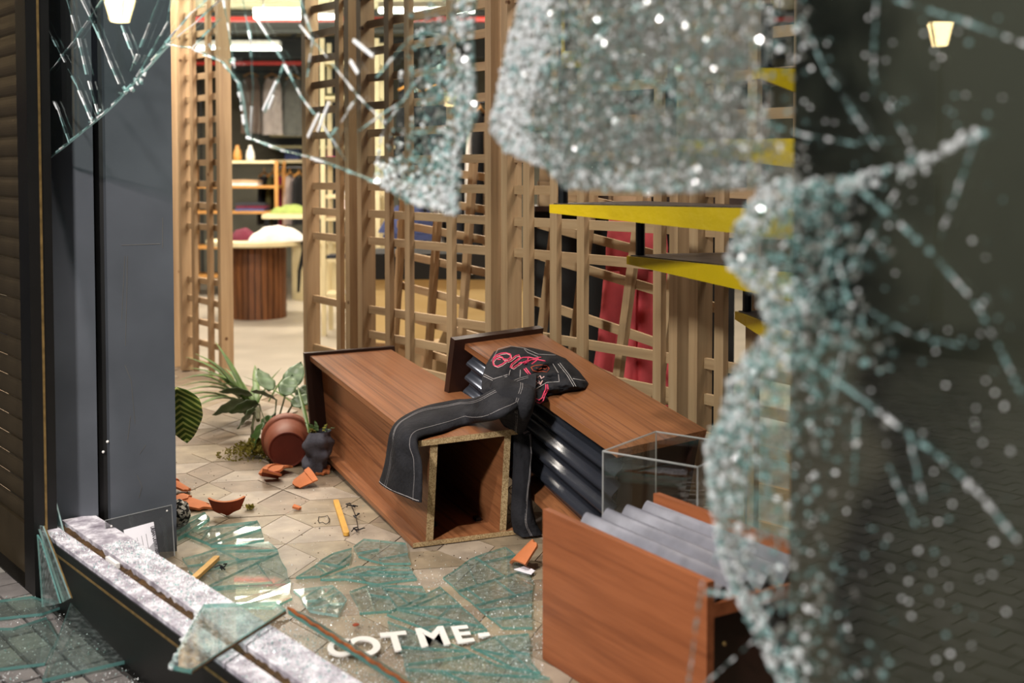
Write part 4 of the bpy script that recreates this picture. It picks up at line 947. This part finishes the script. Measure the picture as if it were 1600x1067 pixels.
def shardlet(mb, c, r, th, tilt, m, ax=None):
    nn = (N_ + V((random.gauss(0, tilt), random.gauss(0, tilt), random.gauss(0, tilt)))).normalized()
    a = nn.cross(UP).normalized(); b = nn.cross(a); k = random.choice((3, 4, 4, 5)); ph = U_(0, 6.28)
    pts = []
    for i in range(k):
        th_ = ph + 2 * math.pi * (i + U_(-.3, .3)) / k; q = r * U_(.6, 1.15); pts.append(c + a * math.cos(th_) * q + b * math.sin(th_) * q)
    mb.prism(pts, nn * th, m)
def craze(name, poly, dens, step, mats, rr=(.0045, .008), depth=(-.012, -.001)):
    mb = MB(); pts = [PN(x, y, WP) for x, y in poly]; ss = [p.dot(E_) for p in pts]; zz = [p.z for p in pts]
    s = min(ss)
    while s < max(ss):
        z = min(zz)
        while z < max(zz):
            p = room(s + U_(-.5, .5) * step, WP + U_(*depth), z + U_(-.5, .5) * step); x, y = pix(p)
            if -60 < x < 1640 and -300 < y < 1095 and inside(poly, x, y):
                for m in dens(x, y): shardlet(mb, p + N_ * U_(-.004, .004), U_(*rr), U_(.002, .006), .38, m)
            z += step
        s += step
    return stuff(obj(name, mb, mats, win))
CM = [M['frost'], M['frost_m'], M['frost_c'], M['teal'], M['glint_chip']]
LEFT2 = [(900, -320), (792, 70), (764, 205), (785, 238)]
BOT2 = [(785, 238), (850, 262), (880, 295), (1000, 302), (1100, 300), (1190, 292)]
def nz2(x, y, f=.012, s=0): return noise.noise(V((x * f, y * f, s)))
def d2(x, y):
    d = segdist(x, y, LEFT2); db = segdist(x, y, BOT2); k = nz2(x, y, .011) + .5 * nz2(x, y, .035, 2); out = []
    band = 58 + 34 * nz2(x, y, .022, 4); t = 1 / (1 + math.exp((d - band) / 9))       # 1 on the crushed rim, 0 inside
    fade = max(.10, 1 - max(0, x - 1110) / 120)
    if R() < t:
        out.append(0 if R() < .80 else (3 if R() < .5 else 4))
        if R() < .62: out.append(0 if R() < .7 else 1)
    else:
        if db < 34 and R() < .42 * fade: out.append(0)
        if R() < (.74 + .85 * k) * fade: out.append(1 if R() < .86 else 0)
        if R() < (.34 + .7 * k) * fade: out.append(1)
        if R() < .10 * fade: out.append(3)
        if R() < .30 * fade: out.append(2)
        if R() < .012: out.append(4)
    return out
SHEET2 = [(900, -320), (792, 70), (764, 205), (790, 238), (850, 262), (880, 295), (1000, 302), (1100, 300), (1190, 292), (1262, 280), (1262, -320)]
craze('crushed_glass', SHEET2, d2, .0056, CM, (.0036, .0062))
RIDGE = [(1190, 292), (1330, 282), (1440, 255), (1500, 222), (1538, 196)]
def dR(x, y):
    d = segdist(x, y, EDGE_R); dr = segdist(x, y, RIDGE); out = []; k = nz2(x, y, .014, 8)
    a = max(0, 1 - d / (62 + 40 * k)); b = max(0, 1 - max(0, d - 40) / (150 + 90 * k)); low = 1 if y < 700 else max(.35, 1 - (y - 700) / 240)
    cx = max(0, 1 - dr / (20 + 8 * k)) * (1 if x < 1545 else 0)
    top = max(0, 1 - dr / 120) * max(0, 1 - abs(x - 1300) / 190) if y > 230 else 0
    if R() < .85 * a * low + .7 * cx: out.append(0 if R() < .8 else 3)
    if R() < .45 * a * low: out.append(0 if R() < .5 else 1)
    if R() < .42 * b * low + .22 * top * b: out.append(1 if R() < .7 else 3)
    if R() < .30 * b * low: out.append(2)
    if R() < .010 * b + .02 * cx: out.append(4)
    return out
LOWR = [(1538, 190), (1440, 245), (1330, 276), (1190, 286)] + EDGE_R[1:] + [(1420, 1110), (1460, 700), (1548, 210)]
craze('crushed_glass', LOWR, dR, .0062, CM, (.004, .007))
RIGHTL = [(768, -320), (735, 60), (742, 180), (716, 250), (712, 334)]
BOTL = [(585, 285), (640, 318), (690, 332), (712, 334)]
def dL(x, y):
    d = segdist(x, y, RIGHTL); db = segdist(x, y, BOTL); out = []; k = nz2(x, y, .02, 3)
    a = max(0, 1 - d / (46 + 30 * k)); b = max(0, 1 - d / 130 + .45 * k); c = max(0, 1 - db / 60) * (1 if x > 650 else .5)
    if y < 90: a *= .45; b *= .5
    if R() < .8 * a + .95 * c: out.append(0)
    if R() < .4 * a + .5 * c: out.append(0)
    if R() < .55 * b: out.append(1 if R() < .62 else 3)
    if R() < .35 * b: out.append(2)
    if R() < .012: out.append(4)
    return out
craze('crushed_glass', [(690, -320), (625, 110), (590, 225), (585, 285), (640, 318), (690, 332), (712, 334), (716, 250), (742, 180), (735, 60), (768, -320)], dL, .0074, CM, (.005, .0085))
# long cracks: chains of splinters
def crack(mb, pl_px, wd=(.0012, .003), step=12, mset=(2, 3, 0), gap=.03, chip=.05):
    for (x0, y0), (x1, y1) in zip(pl_px, pl_px[1:]):
        L = math.hypot(x1 - x0, y1 - y0); k = max(1, int(L / step))
        for j in range(k):
            if R() < gap: continue
            t0, t1 = j / k, (j + 1.1) / k
            p, q = PN(x0 + (x1 - x0) * t0, y0 + (y1 - y0) * t0, WP - .0015), PN(x0 + (x1 - x0) * t1, y0 + (y1 - y0) * t1, WP - .0015)
            dd = (q - p).normalized(); sd2 = dd.cross(N_).normalized() * U_(*wd) + N_ * random.gauss(0, .0008)
            m = 4 if R() < chip else random.choice(mset); off = N_ * U_(-.006, -.001)
            mb.prism([p - sd2 * .6, q - sd2 * .2, q + sd2 * .4, p + sd2], off, m)
ck = MB()
for pl_c in ([(52, 0), (75, 45), (95, 85), (118, 130), (142, 187)], [(105, 0), (122, 60), (135, 115), (152, 175)], [(128, 0), (152, 50), (170, 95), (185, 130)], [(160, 0), (115, 65), (75, 115)], [(248, 0), (215, 85), (205, 110)], [(62, 110), (90, 170), (108, 222)], [(190, 40), (213, 100)],
             [(215, 120), (262, 35), (268, 0)], [(236, 95), (300, 20), (330, -5)], [(255, 75), (310, 32), (345, 0)], [(350, 0), (360, 60), (367, 105)], [(380, 0), (392, 60), (396, 130), (392, 215)], [(396, 20), (440, 90), (470, 150), (500, 188)], [(500, 188), (540, 250)], [(445, 100), (415, 175)], [(470, 0), (490, 60), (480, 120)], [(600, 190), (560, 150), (520, 100), (470, 40)], [(585, 285), (600, 200), (650, 130), (715, 60)], [(560, 150), (520, 210)], [(640, 150), (560, 205)], [(300, 76), (345, 30)], [(700, 40), (640, 60), (590, 120)]): crack(ck, pl_c, (.0010, .0026))
for pl_c in ([(66, 255), (105, 225), (147, 190), (185, 155), (215, 122), (262, 70)], [(262, 70), (300, 76), (345, 96), (372, 130), (386, 215), (440, 235), (480, 245), (530, 262), (585, 285)], [(62, 120), (64, 250)]): crack(ck, pl_c, (.002, .005), 7, (0, 3, 2, 2), .05, .12)
for x0, y0, x1, y1 in ((553, 63, 584, 88), (482, 214, 499, 178), (497, 205, 515, 160), (412, 172, 432, 128), (548, 95, 560, 115), (420, 170, 428, 150)):
    p, q = PN(x0, y0, WP - .004), PN(x1, y1, WP - .004); sd2 = (q - p).normalized().cross(N_) * .004; ck.prism([p - sd2, q - sd2, q + sd2, p + sd2], N_ * -.003, 4)  # shiny splinters, their reflections painted as white bars
for x, y, r in ((192, 142, .012), (216, 126, .016), (222, 112, .014), (205, 138, .012), (360, 98, .011), (142, 188, .006), (152, 175, .006), (330, 72, .008)):
    for _ in range(7): shardlet(ck, PN(x + U_(-5, 5), y + U_(-5, 5), WP + U_(-.012, .004)), r * U_(.4, .8), .005, .5, random.choice((2, 0, 2, 3)))
stuff(obj('cracks', ck, CM, win))
ck = MB()
for pl_c, w_ in (([(1200, 196), (1260, 212), (1340, 226)], 1.6), ([(1400, 0), (1500, 32), (1610, 72)], 1.5), ([(1250, 20), (1290, 110), (1370, 230)], .6), ([(1370, 0), (1365, 120), (1440, 260)], .6), ([(1325, 280), (1400, 345), (1462, 402)], 2.0), ([(1462, 402), (1530, 480), (1610, 640)], .9), ([(1250, 545), (1330, 612), (1425, 682), (1480, 722)], 1.5), ([(1480, 722), (1530, 770), (1590, 845)], 1.2), ([(1340, 640), (1335, 770)], .7), ([(1385, 720), (1432, 820)], .9), ([(1422, 682), (1445, 790)], 1.0), ([(1530, 205), (1470, 370)], .7), ([(1330, 285), (1290, 420), (1220, 560)], .9), ([(1400, 300), (1330, 420), (1180, 470)], .9), ([(1280, 300), (1330, 480), (1300, 640)], .7), ([(1350, 480), (1420, 520), (1500, 540)], .5), ([(1145, 600), (1250, 545)], 1.2), ([(1200, 520), (1330, 612)], 1.0), ([(1130, 640), (1200, 740), (1235, 860)], 1.2), ([(1140, 760), (1118, 880)], .9), ([(1185, 700), (1215, 830), (1222, 960)], 1.0), ([(1110, 690), (1230, 660)], .8), ([(1100, 900), (1085, 1000), (1075, 1080)], .9), ([(1190, 990), (1100, 1070)], .9)):
    crack(ck, pl_c, (.0012 * w_, .0032 * w_), 8, (3, 2, 3, 0), .18, .05)
for pl_c in (EDGE_R[7:],): crack(ck, pl_c, (.003, .008), 7, (0, 0, 3, 2), .05, .12)
crack(ck, [(1105, 925), (1160, 932), (1205, 990), (1245, 1070)], (.003, .007), 7, (0, 0, 3), .05, .1)
for _ in range(260):
    x = 1240 + 340 * R() ** 1.5; y = U_(20, 1060)
    shardlet(ck, PN(x, y, WP - U_(.001, .008)), U_(.0015, .004), .003, .5, random.choice((2, 3, 0, 4)))
stuff(obj('cracks', ck, CM, win))

# ================================================================== GLASS SHARDS ON FLOOR, SILL, STREET
def clip(poly, p, d):       # keep the side where cross(d, q-p) >= 0
    out = []; n = len(poly)
    for i in range(n):
        a, b = poly[i], poly[(i + 1) % n]; fa = d[0] * (a[1] - p[1]) - d[1] * (a[0] - p[0]); fb = d[0] * (b[1] - p[1]) - d[1] * (b[0] - p[0])
        if fa >= 0: out.append(a)
        if (fa >= 0) != (fb >= 0):
            t = fa / (fa - fb); out.append((a[0] + (b[0] - a[0]) * t, a[1] + (b[1] - a[1]) * t))
    return out
def area2(p): return abs(sum(p[i][0] * p[(i + 1) % len(p)][1] - p[(i + 1) % len(p)][0] * p[i][1] for i in range(len(p)))) / 2
def gshard(label, px, z=.002, cuts=6, th=.009, tilt=.0, gap=.0014, group='broken glass sheets on the display floor', mats=None):
    P = [PZ(x, y, z) for x, y in px]; c = sum(P, V((0, 0, 0))) / len(P); pol = [(p.x, p.y) for p in P]
    # roughen the outline
    rough = []
    for i in range(len(pol)):
        a, b = pol[i], pol[(i + 1) % len(pol)]; L = math.hypot(b[0] - a[0], b[1] - a[1]); k = max(1, int(L / .07)); rough.append(a)
        for j in range(1, k):
            t = j / k; rough.append((a[0] + (b[0] - a[0]) * t + U_(-.006, .006), a[1] + (b[1] - a[1]) * t + U_(-.006, .006)))
    fr = [rough]
    for _ in range(cuts):
        fr.sort(key=area2); big = fr.pop(); cx = sum(q[0] for q in big) / len(big) + U_(-.04, .04); cy = sum(q[1] for q in big) / len(big) + U_(-.03, .03); a = U_(0, 3.1416)
        d = (math.cos(a), math.sin(a)); A1, A2 = clip(big, (cx, cy), d), clip(big, (cx, cy), (-d[0], -d[1]))
        fr += [q for q in (A1, A2) if len(q) >= 3]
    t = thing('glass_shard', label, 'glass', (c.x, c.y, z), group)
    for q in fr:
        gx, gy = sum(v[0] for v in q) / len(q), sum(v[1] for v in q) / len(q); rad = math.sqrt(area2(q)) + 1e-6; s = max(.3, 1 - gap / rad)
        j = random.gauss(0, .0006); tx, ty = random.gauss(0, .006), random.gauss(0, .006)
        pts = [V((gx + (v[0] - gx) * s, gy + (v[1] - gy) * s, z + .0015 + j + abs((v[0] - gx) * tx + (v[1] - gy) * ty) + tilt * ((v[0] - c.x) + .5))) for v in q]
        ar = sum(pts[i].x * pts[(i + 1) % len(pts)].y - pts[(i + 1) % len(pts)].x * pts[i].y for i in range(len(pts)))
        if ar < 0: pts.reverse()
        obj('fragment', MB().prism(pts, UP * th, 0, 1), mats or [M['glass_shard'], M['edge']], t)
    return t
gshard('narrow glass shard with a thick teal edge, next to the column foot', [(276, 822), (320, 806), (328, 814), (278, 846)], cuts=1, th=.016)
gshard('glass shard with a dark teal front edge, beyond the wooden hanger bar', [(287, 838), (320, 828), (402, 818), (413, 848), (375, 856), (330, 857)], cuts=3, th=.012)
gshard('large cracked glass sheet beside the sill, a wooden hanger bar lying on it', [(285, 876), (340, 860), (420, 850), (434, 862), (450, 905), (457, 938), (425, 954), (370, 950), (318, 925)], cuts=9)
gshard('small pointed glass shard midway between the sill and the long plinth', [(462, 906), (520, 868), (550, 860), (546, 884), (500, 904)], cuts=3)
gshard('glass shard touching the near corner of the long walnut plinth', [(552, 858), (568, 846), (634, 852), (642, 884), (600, 884), (560, 872)], cuts=3)
gshard('slim glass shard just in front of the one at the plinth corner', [(500, 909), (560, 888), (640, 890), (652, 908), (590, 916), (540, 908)], cuts=4)
gshard('frosted glass shard by the sill, touching the white letter o', [(458, 926), (520, 918), (542, 940), (528, 966), (484, 958)], cuts=8, mats=[M['glass_dusty'], M['edge_l']])
gshard('glass shard lying behind the white letters, its teal edge to the sill', [(546, 928), (575, 918), (660, 920), (668, 934), (612, 958), (562, 962)], cuts=5)
gshard('big glass sheet beside the near plinth, many long cracks', [(692, 906), (735, 876), (790, 858), (822, 884), (834, 915), (832, 985), (785, 985), (735, 942)], cuts=9)
gshard('triangular glass sheet behind the white letters, parallel scratches', [(604, 964), (688, 920), (762, 988), (700, 1000)], cuts=5)
gshard('glass sheet under the white letters at the sill', [(604, 975), (700, 1008), (776, 1042), (860, 1064), (860, 1110), (660, 1110)], cuts=5, gap=.003)
gshard('dusty glass sheet in front of the near plinth, lower edge teal', [(775, 998), (826, 994), (830, 1040), (845, 1056), (800, 1048), (735, 1014)], cuts=3, mats=[M['glass_dusty'], M['edge']])
def crumbs(name, label, n, fn, mats, r=(.0015, .0045), par=None):
    mb = MB()
    for _ in range(n):
        p = fn()
        if p is None: continue
        s = U_(*r); q = [V((U_(-1, 1), U_(-1, 1), 0)) * s for _ in range(3)]; top = V((U_(-.4, .4), U_(-.4, .4), U_(.7, 1.6))) * s
        mb.add([p + q[0], p + q[1], p + q[2], p + top], [(0, 1, 2), (0, 1, 3), (1, 2, 3), (2, 0, 3)], random.choice((0, 0, 1, 1, 2)))
    o = obj(name, mb, mats, par, base=None if par else (0, 0, 0)); stuff(o)
    if label: o['label'] = label; o['category'] = 'glass'
    return o
GM = [M['glint_chip'], M['frost'], M['edge_l']]
def on_floor():
    y = 860 + 230 * R() ** .55; x = U_(285, 850)
    p = PZ(x, y, .001 if R() < .6 else .012); n = p.dot(N_)
    return p if n > 1.66 else None
crumbs('glass_crumbs', 'crushed glass crumbs strewn over the front of the display floor', 8000, on_floor, GM, (.0012, .0036))
def patch(x0, x1, y0, y1): return lambda: PZ(U_(x0, x1), U_(y0, y1), .002)
crumbs('glass_crumbs', 'dense white glass crumbs along the inside of the sill', 3800, lambda: (lambda s, n: room(s, 1.612 + n, .002))(U_(-3.6, -1.2), .30 * R() ** 2.2), GM, (.002, .0055))
crumbs('glass_crumbs', 'sparse glass crumbs between the pot shards and the long plinth', 260, patch(290, 620, 700, 870), GM, (.001, .0028))
crumbs('glass_crumbs', 'glass crumbs covering the window sill', 9000, lambda: (room(-1.2 - 2.9 * R() ** .8, U_(1.485, 1.603), .158) if R() < .75 else room(U_(-4.4, -1.2), U_(1.39, 1.45), .148)), GM, (.0016, .005))
crumbs('glass_crumbs', 'glass crumbs scattered on the street cobbles under the window', 1500, lambda: PZ(U_(-20, 260), U_(930, 1075), GZ + .003), GM, (.0012, .0042))
# pieces on and by the sill
def slabpiece(label, pts, off, mats, extra=None, group=None):
    t = thing('glass_shard', label, 'glass', pts[0], group)
    obj('sheet', MB().prism(pts, off, 0, 1), mats, t)
    return t
zq = .165
t = slabpiece('loose glass corner lying across the sill, brown sealant along its teal edge', [PZ(265, 1046, zq), PZ(300, 1053, zq), PZ(447, 958, zq), PZ(430, 946, zq), PZ(318, 950, zq)], UP * .013, [M['glass_dusty'], M['edge']])
obj('sealant', MB().tube([PZ(300, 1051, zq + .014), PZ(350, 1018, zq + .016), PZ(400, 986, zq + .014), PZ(446, 957, zq + .014)], [.003, .005, .004, .005], 6), M['putty'], t)
mbx = MB()
for _ in range(60):
    f = R(); p = PZ(265 + 45 * f + U_(-3, 3), 1046 - 92 * f, zq + .006); shardlet(mbx, p, U_(.004, .009), .006, .8, 0)
stuff(obj('splinters', mbx, [M['frost']], t))
a_, b_ = PZ(450, 959, .172), PZ(660, 1094, .172); inn = N_ * .045 - UP * .02
t = slabpiece('long glass strip leaning inside the sill, rusty sealant along its teal edge', [a_, b_, b_ + inn, a_ + inn], UP * .016, [M['glass_dusty'], M['edge']])
rust = plain('rusty_sealant', '8a4a1c', .9, var=.45, scale=40, bump=.6)
obj('sealant', MB().tube([a_.lerp(b_, i / 24) + UP * (.018 + .003 * math.sin(i * 2.3)) for i in range(25)], [.004 + .002 * abs(math.sin(i * 1.7)) for i in range(25)], 6), rust, t)
n1 = 1.365
t = slabpiece('tall thin glass splinter with sealed edge leaning on the sill corner', [PN(61, 820, n1 + .02), PN(70, 822, n1 + .02), PN(112, 934, n1 - .03), PN(101, 940, n1 - .03)], N_ * -.008, [M['glass_shard'], M['edge_l']])
obj('sealant', MB().tube([PN(70, 822, n1 + .01), PN(112, 934, n1 - .04)], .003, 5), M['brass'], t)
slabpiece('dark teal glass splinter standing by the shutter rail foot', [PN(60, 835, 1.345), PN(66, 845, 1.345), PN(96, 942, 1.30), PN(68, 948, 1.30)], N_ * -.006, [M['glass_shard'], M['edge']])
slabpiece('pale glass splinter upright in the window corner', [PN(72, 750, 1.452), PN(78, 752, 1.452), PN(100, 838, 1.452), PN(84, 838, 1.452)], N_ * .006, [M['frost_c'], M['edge_l']])
gz = GZ + .006
slabpiece('triangular glass sheet propped from the cobbles up to the sill', [PZ(112, 942, gz + .05), PZ(66, 1067, gz), PZ(210, 1034, gz + .004)], UP * .012, [M['glass_wet'], M['edge']], group='glass on the cobbles')
slabpiece('wide dusty glass sheet flat on the cobbles by the shutter', [PZ(-30, 985, gz), PZ(20, 985, gz), PZ(72, 968, gz), PZ(90, 1000, gz), PZ(70, 1040, gz), PZ(-30, 1052, gz)], UP * .010, [M['glass_wet'], M['edge']], group='glass on the cobbles')
slabpiece('glass strip on the cobbles right under the shutter', [PZ(-30, 945, gz), PZ(50, 935, gz), PZ(100, 950, gz), PZ(66, 962, gz), PZ(-30, 972, gz)], UP * .010, [M['glass_wet'], M['edge']], group='glass on the cobbles')

# ================================================================== SMALL THINGS
# white cut letters
o0, o1 = PZ(571, 1018, .014), PZ(735, 1003, .014); rt = (o1 - o0).normalized(); upv = UP.cross(rt); k_ = (o1 - o0).length
def letter(ch, px, py, size, label, sxx=.66, rot=0.):
    cu = bpy.data.curves.new('letter', 'FONT'); cu.body = ch; cu.size = 1; cu.offset = .035; cu.extrude = .01; cu.align_x = 'CENTER'
    to = bpy.data.objects.new('letter', cu); C.objects.link(to); dg = bpy.context.evaluated_depsgraph_get(); me = bpy.data.meshes.new_from_object(to.evaluated_get(dg)); bpy.data.objects.remove(to)
    p = PZ(px, py, .014); r2 = Matrix.Rotation(rot, 3, 'Z') @ rt; u2 = UP.cross(r2)
    me.transform(Matrix(((r2.x * size * sxx, u2.x * size, 0, 0), (r2.y * size * sxx, u2.y * size, 0, 0), (0, 0, .25, 0), (0, 0, 0, 1))))
    me.materials.clear(); me.materials.append(M['white']); o = bpy.data.objects.new('letter', me); C.objects.link(o); o.location = p
    tag(o, label, 'letter', 'white cut out letters on the glass'); return o
letter('O', 571, 1024, .20, 'white letter O lying on the glass sheet')
letter('T', 622, 1016, .20, 'white letter T lying on the glass beside the O')
letter('M', 681, 1008, .20, 'white letter M lying on the glass between the T and the E')
letter('E', 727, 1003, .18, 'white letter E at the end of the fallen letters')
letter('-', 760, 1000, .18, 'small white dash piece past the letter E')
letter('C', 533, 1024, .17, 'broken white round letter next to the O, half covered by the sill strip')
# acrylic notice against the column
K = [PD(164, 813, 4.30), PD(268, 789, 4.42), PD(273, 868, 4.36), PD(170, 905, 4.24)]
no_ = thing('notice', 'clear acrylic notice with a white printed sheet leaning on the column foot', 'sign', K[3])
fnk = (K[1] - K[0]).cross(K[3] - K[0]).normalized()
if fnk.y > 0: fnk = -fnk
obj('acrylic_sheet', MB().prism(K, -fnk * .004, 0, 1), [M['smoke'], M['acrylic_e']], no_)
obj('rim', MB().tube([K[3], K[0], K[1], K[2]], .002, 4), M['acrylic_e'], no_)
def onk(x, y, h=.001): return PP(x, y, K[0] + fnk * h, fnk)
pq = [onk(193, 828), onk(240, 815), onk(249, 872), onk(203, 893)]
obj('printed_sheet', MB().prism(pq, fnk * .0008), M['paper'], no_)
cu = bpy.data.curves.new('lettering', 'FONT'); cu.body = 'URBAN OUTFITTERS'; cu.size = 1; cu.offset = .03
to = bpy.data.objects.new('lettering', cu); C.objects.link(to); me = bpy.data.meshes.new_from_object(to.evaluated_get(bpy.context.evaluated_depsgraph_get())); bpy.data.objects.remove(to)
wx = max(v.co.x for v in me.vertices); q0, q1 = onk(235, 823, .0028), onk(244, 866, .0028); rx = (q1 - q0) / wx; ux = fnk.cross(rx).normalized() * .022
if (ux.x < 0): ux = -ux
sc_ = 0.016
me.transform(Matrix(((rx.x, ux.x, 0, 0), (rx.y, ux.y, 0, 0), (rx.z, ux.z, 0, 0), (0, 0, 0, 1)))); me.materials.clear(); me.materials.append(M['ink'])
o = bpy.data.objects.new('lettering', me); C.objects.link(o); o.parent = no_; o.location = q0 - V(no_.location)
for (x0, y0, x1, y1) in ((228, 834, 233, 862), (221, 837, 227, 866), (214, 840, 219, 862), (208, 843, 213, 868), (201, 846, 205, 862)): obj('printed_line', MB().tube([onk(x0, y0, .002), onk(x1, y1, .002)], .0007, 4), M['ink'], no_)
for x, y in ((261, 798), (174, 822)): obj('screw', MB().blob(onk(x, y, .002), .004, nu=6, nv=4, amp=0), M['white'], no_)
# black net bag by the notice
nb = PZ(278, 828, 0); net = MB()
tag(obj('net_bag', MB().blob((nb.x - .02, nb.y + .06, .055), .055, amp=.3, nu=20, nv=14), speckle('black_net', rgb('0c0b0b'), rgb('141312'), rgb('d9d2c8'), 90), smooth=True, base=(nb.x, nb.y, 0)), 'black netted bag with white flecks crumpled by the acrylic notice', 'bag')
def hanger(label, x0, y0, x1, y1, clips, z=.003):
    p, q = PZ(x0, y0, z), PZ(x1, y1, z); t = thing('hanger_bar', label, 'hanger', (p + q) / 2, 'wooden trouser hanger bars')
    d = (q - p).normalized(); s = V((-d.y, d.x, 0)) * .012; pts = []
    for i in range(9): a = math.pi * i / 8; pts.append(q + d * math.sin(a) * .012 + s * math.cos(a))
    for i in range(9): a = math.pi * i / 8; pts.append(p - d * math.sin(a) * .012 - s * math.cos(a))
    ar = sum(pts[i].x * pts[(i + 1) % 18].y - pts[(i + 1) % 18].x * pts[i].y for i in range(18))
    if ar < 0: pts.reverse()
    obj('wooden_bar', MB().prism(pts, UP * .014), M['stick'], t)
    pts = [PZ(x, y, z + .008) for x, y in clips]
    if len(pts) > 1: obj('wire', MB().tube(pts, .0018, 5), M['bkmetal'], t)
    for c in pts:
        for k in range(4):
            a = U_(0, 6.28); obj('clip', MB().tube([c, c + V((math.cos(a) * .02, math.sin(a) * .02, .006)), c + V((math.cos(a + .5) * .035, math.sin(a + .5) * .03, .001))], .0028, 5), M['bkmetal'], t)
    return t
hanger('honey wooden hanger bar with black clips by the long walnut plinth', 525, 786, 541, 836, [(549, 790), (556, 806), (560, 828)])
hanger('honey wooden hanger bar lying on the cracked glass beside the sill', 338, 875, 304, 906, [(350, 886)], .016)
tag(obj('wire_loop', MB().tube([PZ(506 + 9 * math.cos(i * .6), 811 + 6 * math.sin(i * .6) + (2 if i % 3 else -1), .004 + .003 * (i % 2)) for i in range(12)], .0015, 5), M['bkmetal'], base=PZ(506, 811, .004)), 'small black wire loop on the tiles beside the hanger bar', 'wire')
def scrap(label, pts, z, m='paper'):
    P = [PZ(x, y, z) for x, y in pts]
    if sum(P[i].x * P[(i + 1) % len(P)].y - P[(i + 1) % len(P)].x * P[i].y for i in range(len(P))) < 0: P.reverse()
    tag(obj('paper_scrap', MB().prism(P, UP * .0015), M[m], base=P[0]), label, 'paper')
scrap('white paper scrap on the glass beside the near plinth and orange shard', [(803, 890), (822, 884), (836, 892), (830, 898)], .014)
scrap('white paper scrap on the floor inside the acrylic cover', [(1030, 775), (1042, 770), (1060, 774), (1040, 780)], .006)
scrap('small white paper scrap lying beneath the pot shards pile', [(452, 728), (460, 726), (463, 731), (455, 733)], .07) if False else None
tag(obj('red_scrap', MB().blob(PZ(556, 976, .016), .012, nu=8, nv=5, flat=.35), M['terra_d'], base=PZ(556, 976, .01)), 'small dark red terracotta scrap on the glass behind the letters', 'shard')
# ================================================================== STREET LAMPS (seen as reflections in the intact glass)
def mirror(px, py, D):
    p = PD(px, py, D); return p - N_ * (2 * (p.dot(N_) - WP))
def lantern(label, p, h=.34):
    t = thing('street_lantern', label, 'lamp', (p.x, p.y, GZ), 'street lanterns')
    obj('post', MB().tube([(p.x, p.y, GZ), (p.x, p.y, GZ + .6), (p.x, p.y, p.z - h * .75)], [.09, .05, .035], 10), M['bkmetal'], t)
    mb = MB(); w0, w1 = h * .26, h * .45; c = V(p)
    q = [c + V((sx * w0, sy * w0, -h * .5)) for sx, sy in ((-1, -1), (1, -1), (1, 1), (-1, 1))] + [c + V((sx * w1, sy * w1, h * .4)) for sx, sy in ((-1, -1), (1, -1), (1, 1), (-1, 1))]
    obj('lamp_glass', MB().hexa(q), M['lantern'], t)
    for i in range(4): obj('frame_bar', MB().tube([q[i], q[i + 4]], .012, 5), M['bkmetal'], t)
    obj('roof', MB().add([q[4] * 1 + V((-.03, -.03, 0)), q[5] + V((.03, -.03, 0)), q[6] + V((.03, .03, 0)), q[7] + V((-.03, .03, 0)), c + UP * (h * .75)], [(3, 2, 1, 0), (0, 1, 4), (1, 2, 4), (2, 3, 4), (3, 0, 4)]), M['bkmetal'], t)
    return t
lantern('glowing street lantern mirrored high in the intact pane', mirror(1470, 52, 12.5), .27)
lantern('glowing street lantern mirrored in the hanging glass by the column', mirror(186, 14, 12.5), .27)
lantern('distant glowing street lantern mirrored as a dot in the crushed glass', mirror(703, 153, 22), .30)

dm = MB()
for _ in range(420):
    p = PZ(U_(275, 830), 640 + 260 * R(), .001); r_ = U_(.0015, .005); a = U_(0, 6.28)
    if p.dot(N_) > 3.6 or p.dot(N_) < 1.7: continue
    e = V((math.cos(a), math.sin(a), 0)) * r_; f = V((-e.y, e.x, 0)) * .6
    dm.add([p - e, p + f, p + e, p - f, p + UP * r_ * .7], [(0, 1, 4), (1, 2, 4), (2, 3, 4), (3, 0, 4)])
o = obj('dirt', dm, plain('dry_soil', '4a3524', .95)); stuff(o); o['label'] = 'specks of soil scattered over the display floor tiles'; o['category'] = 'dirt'
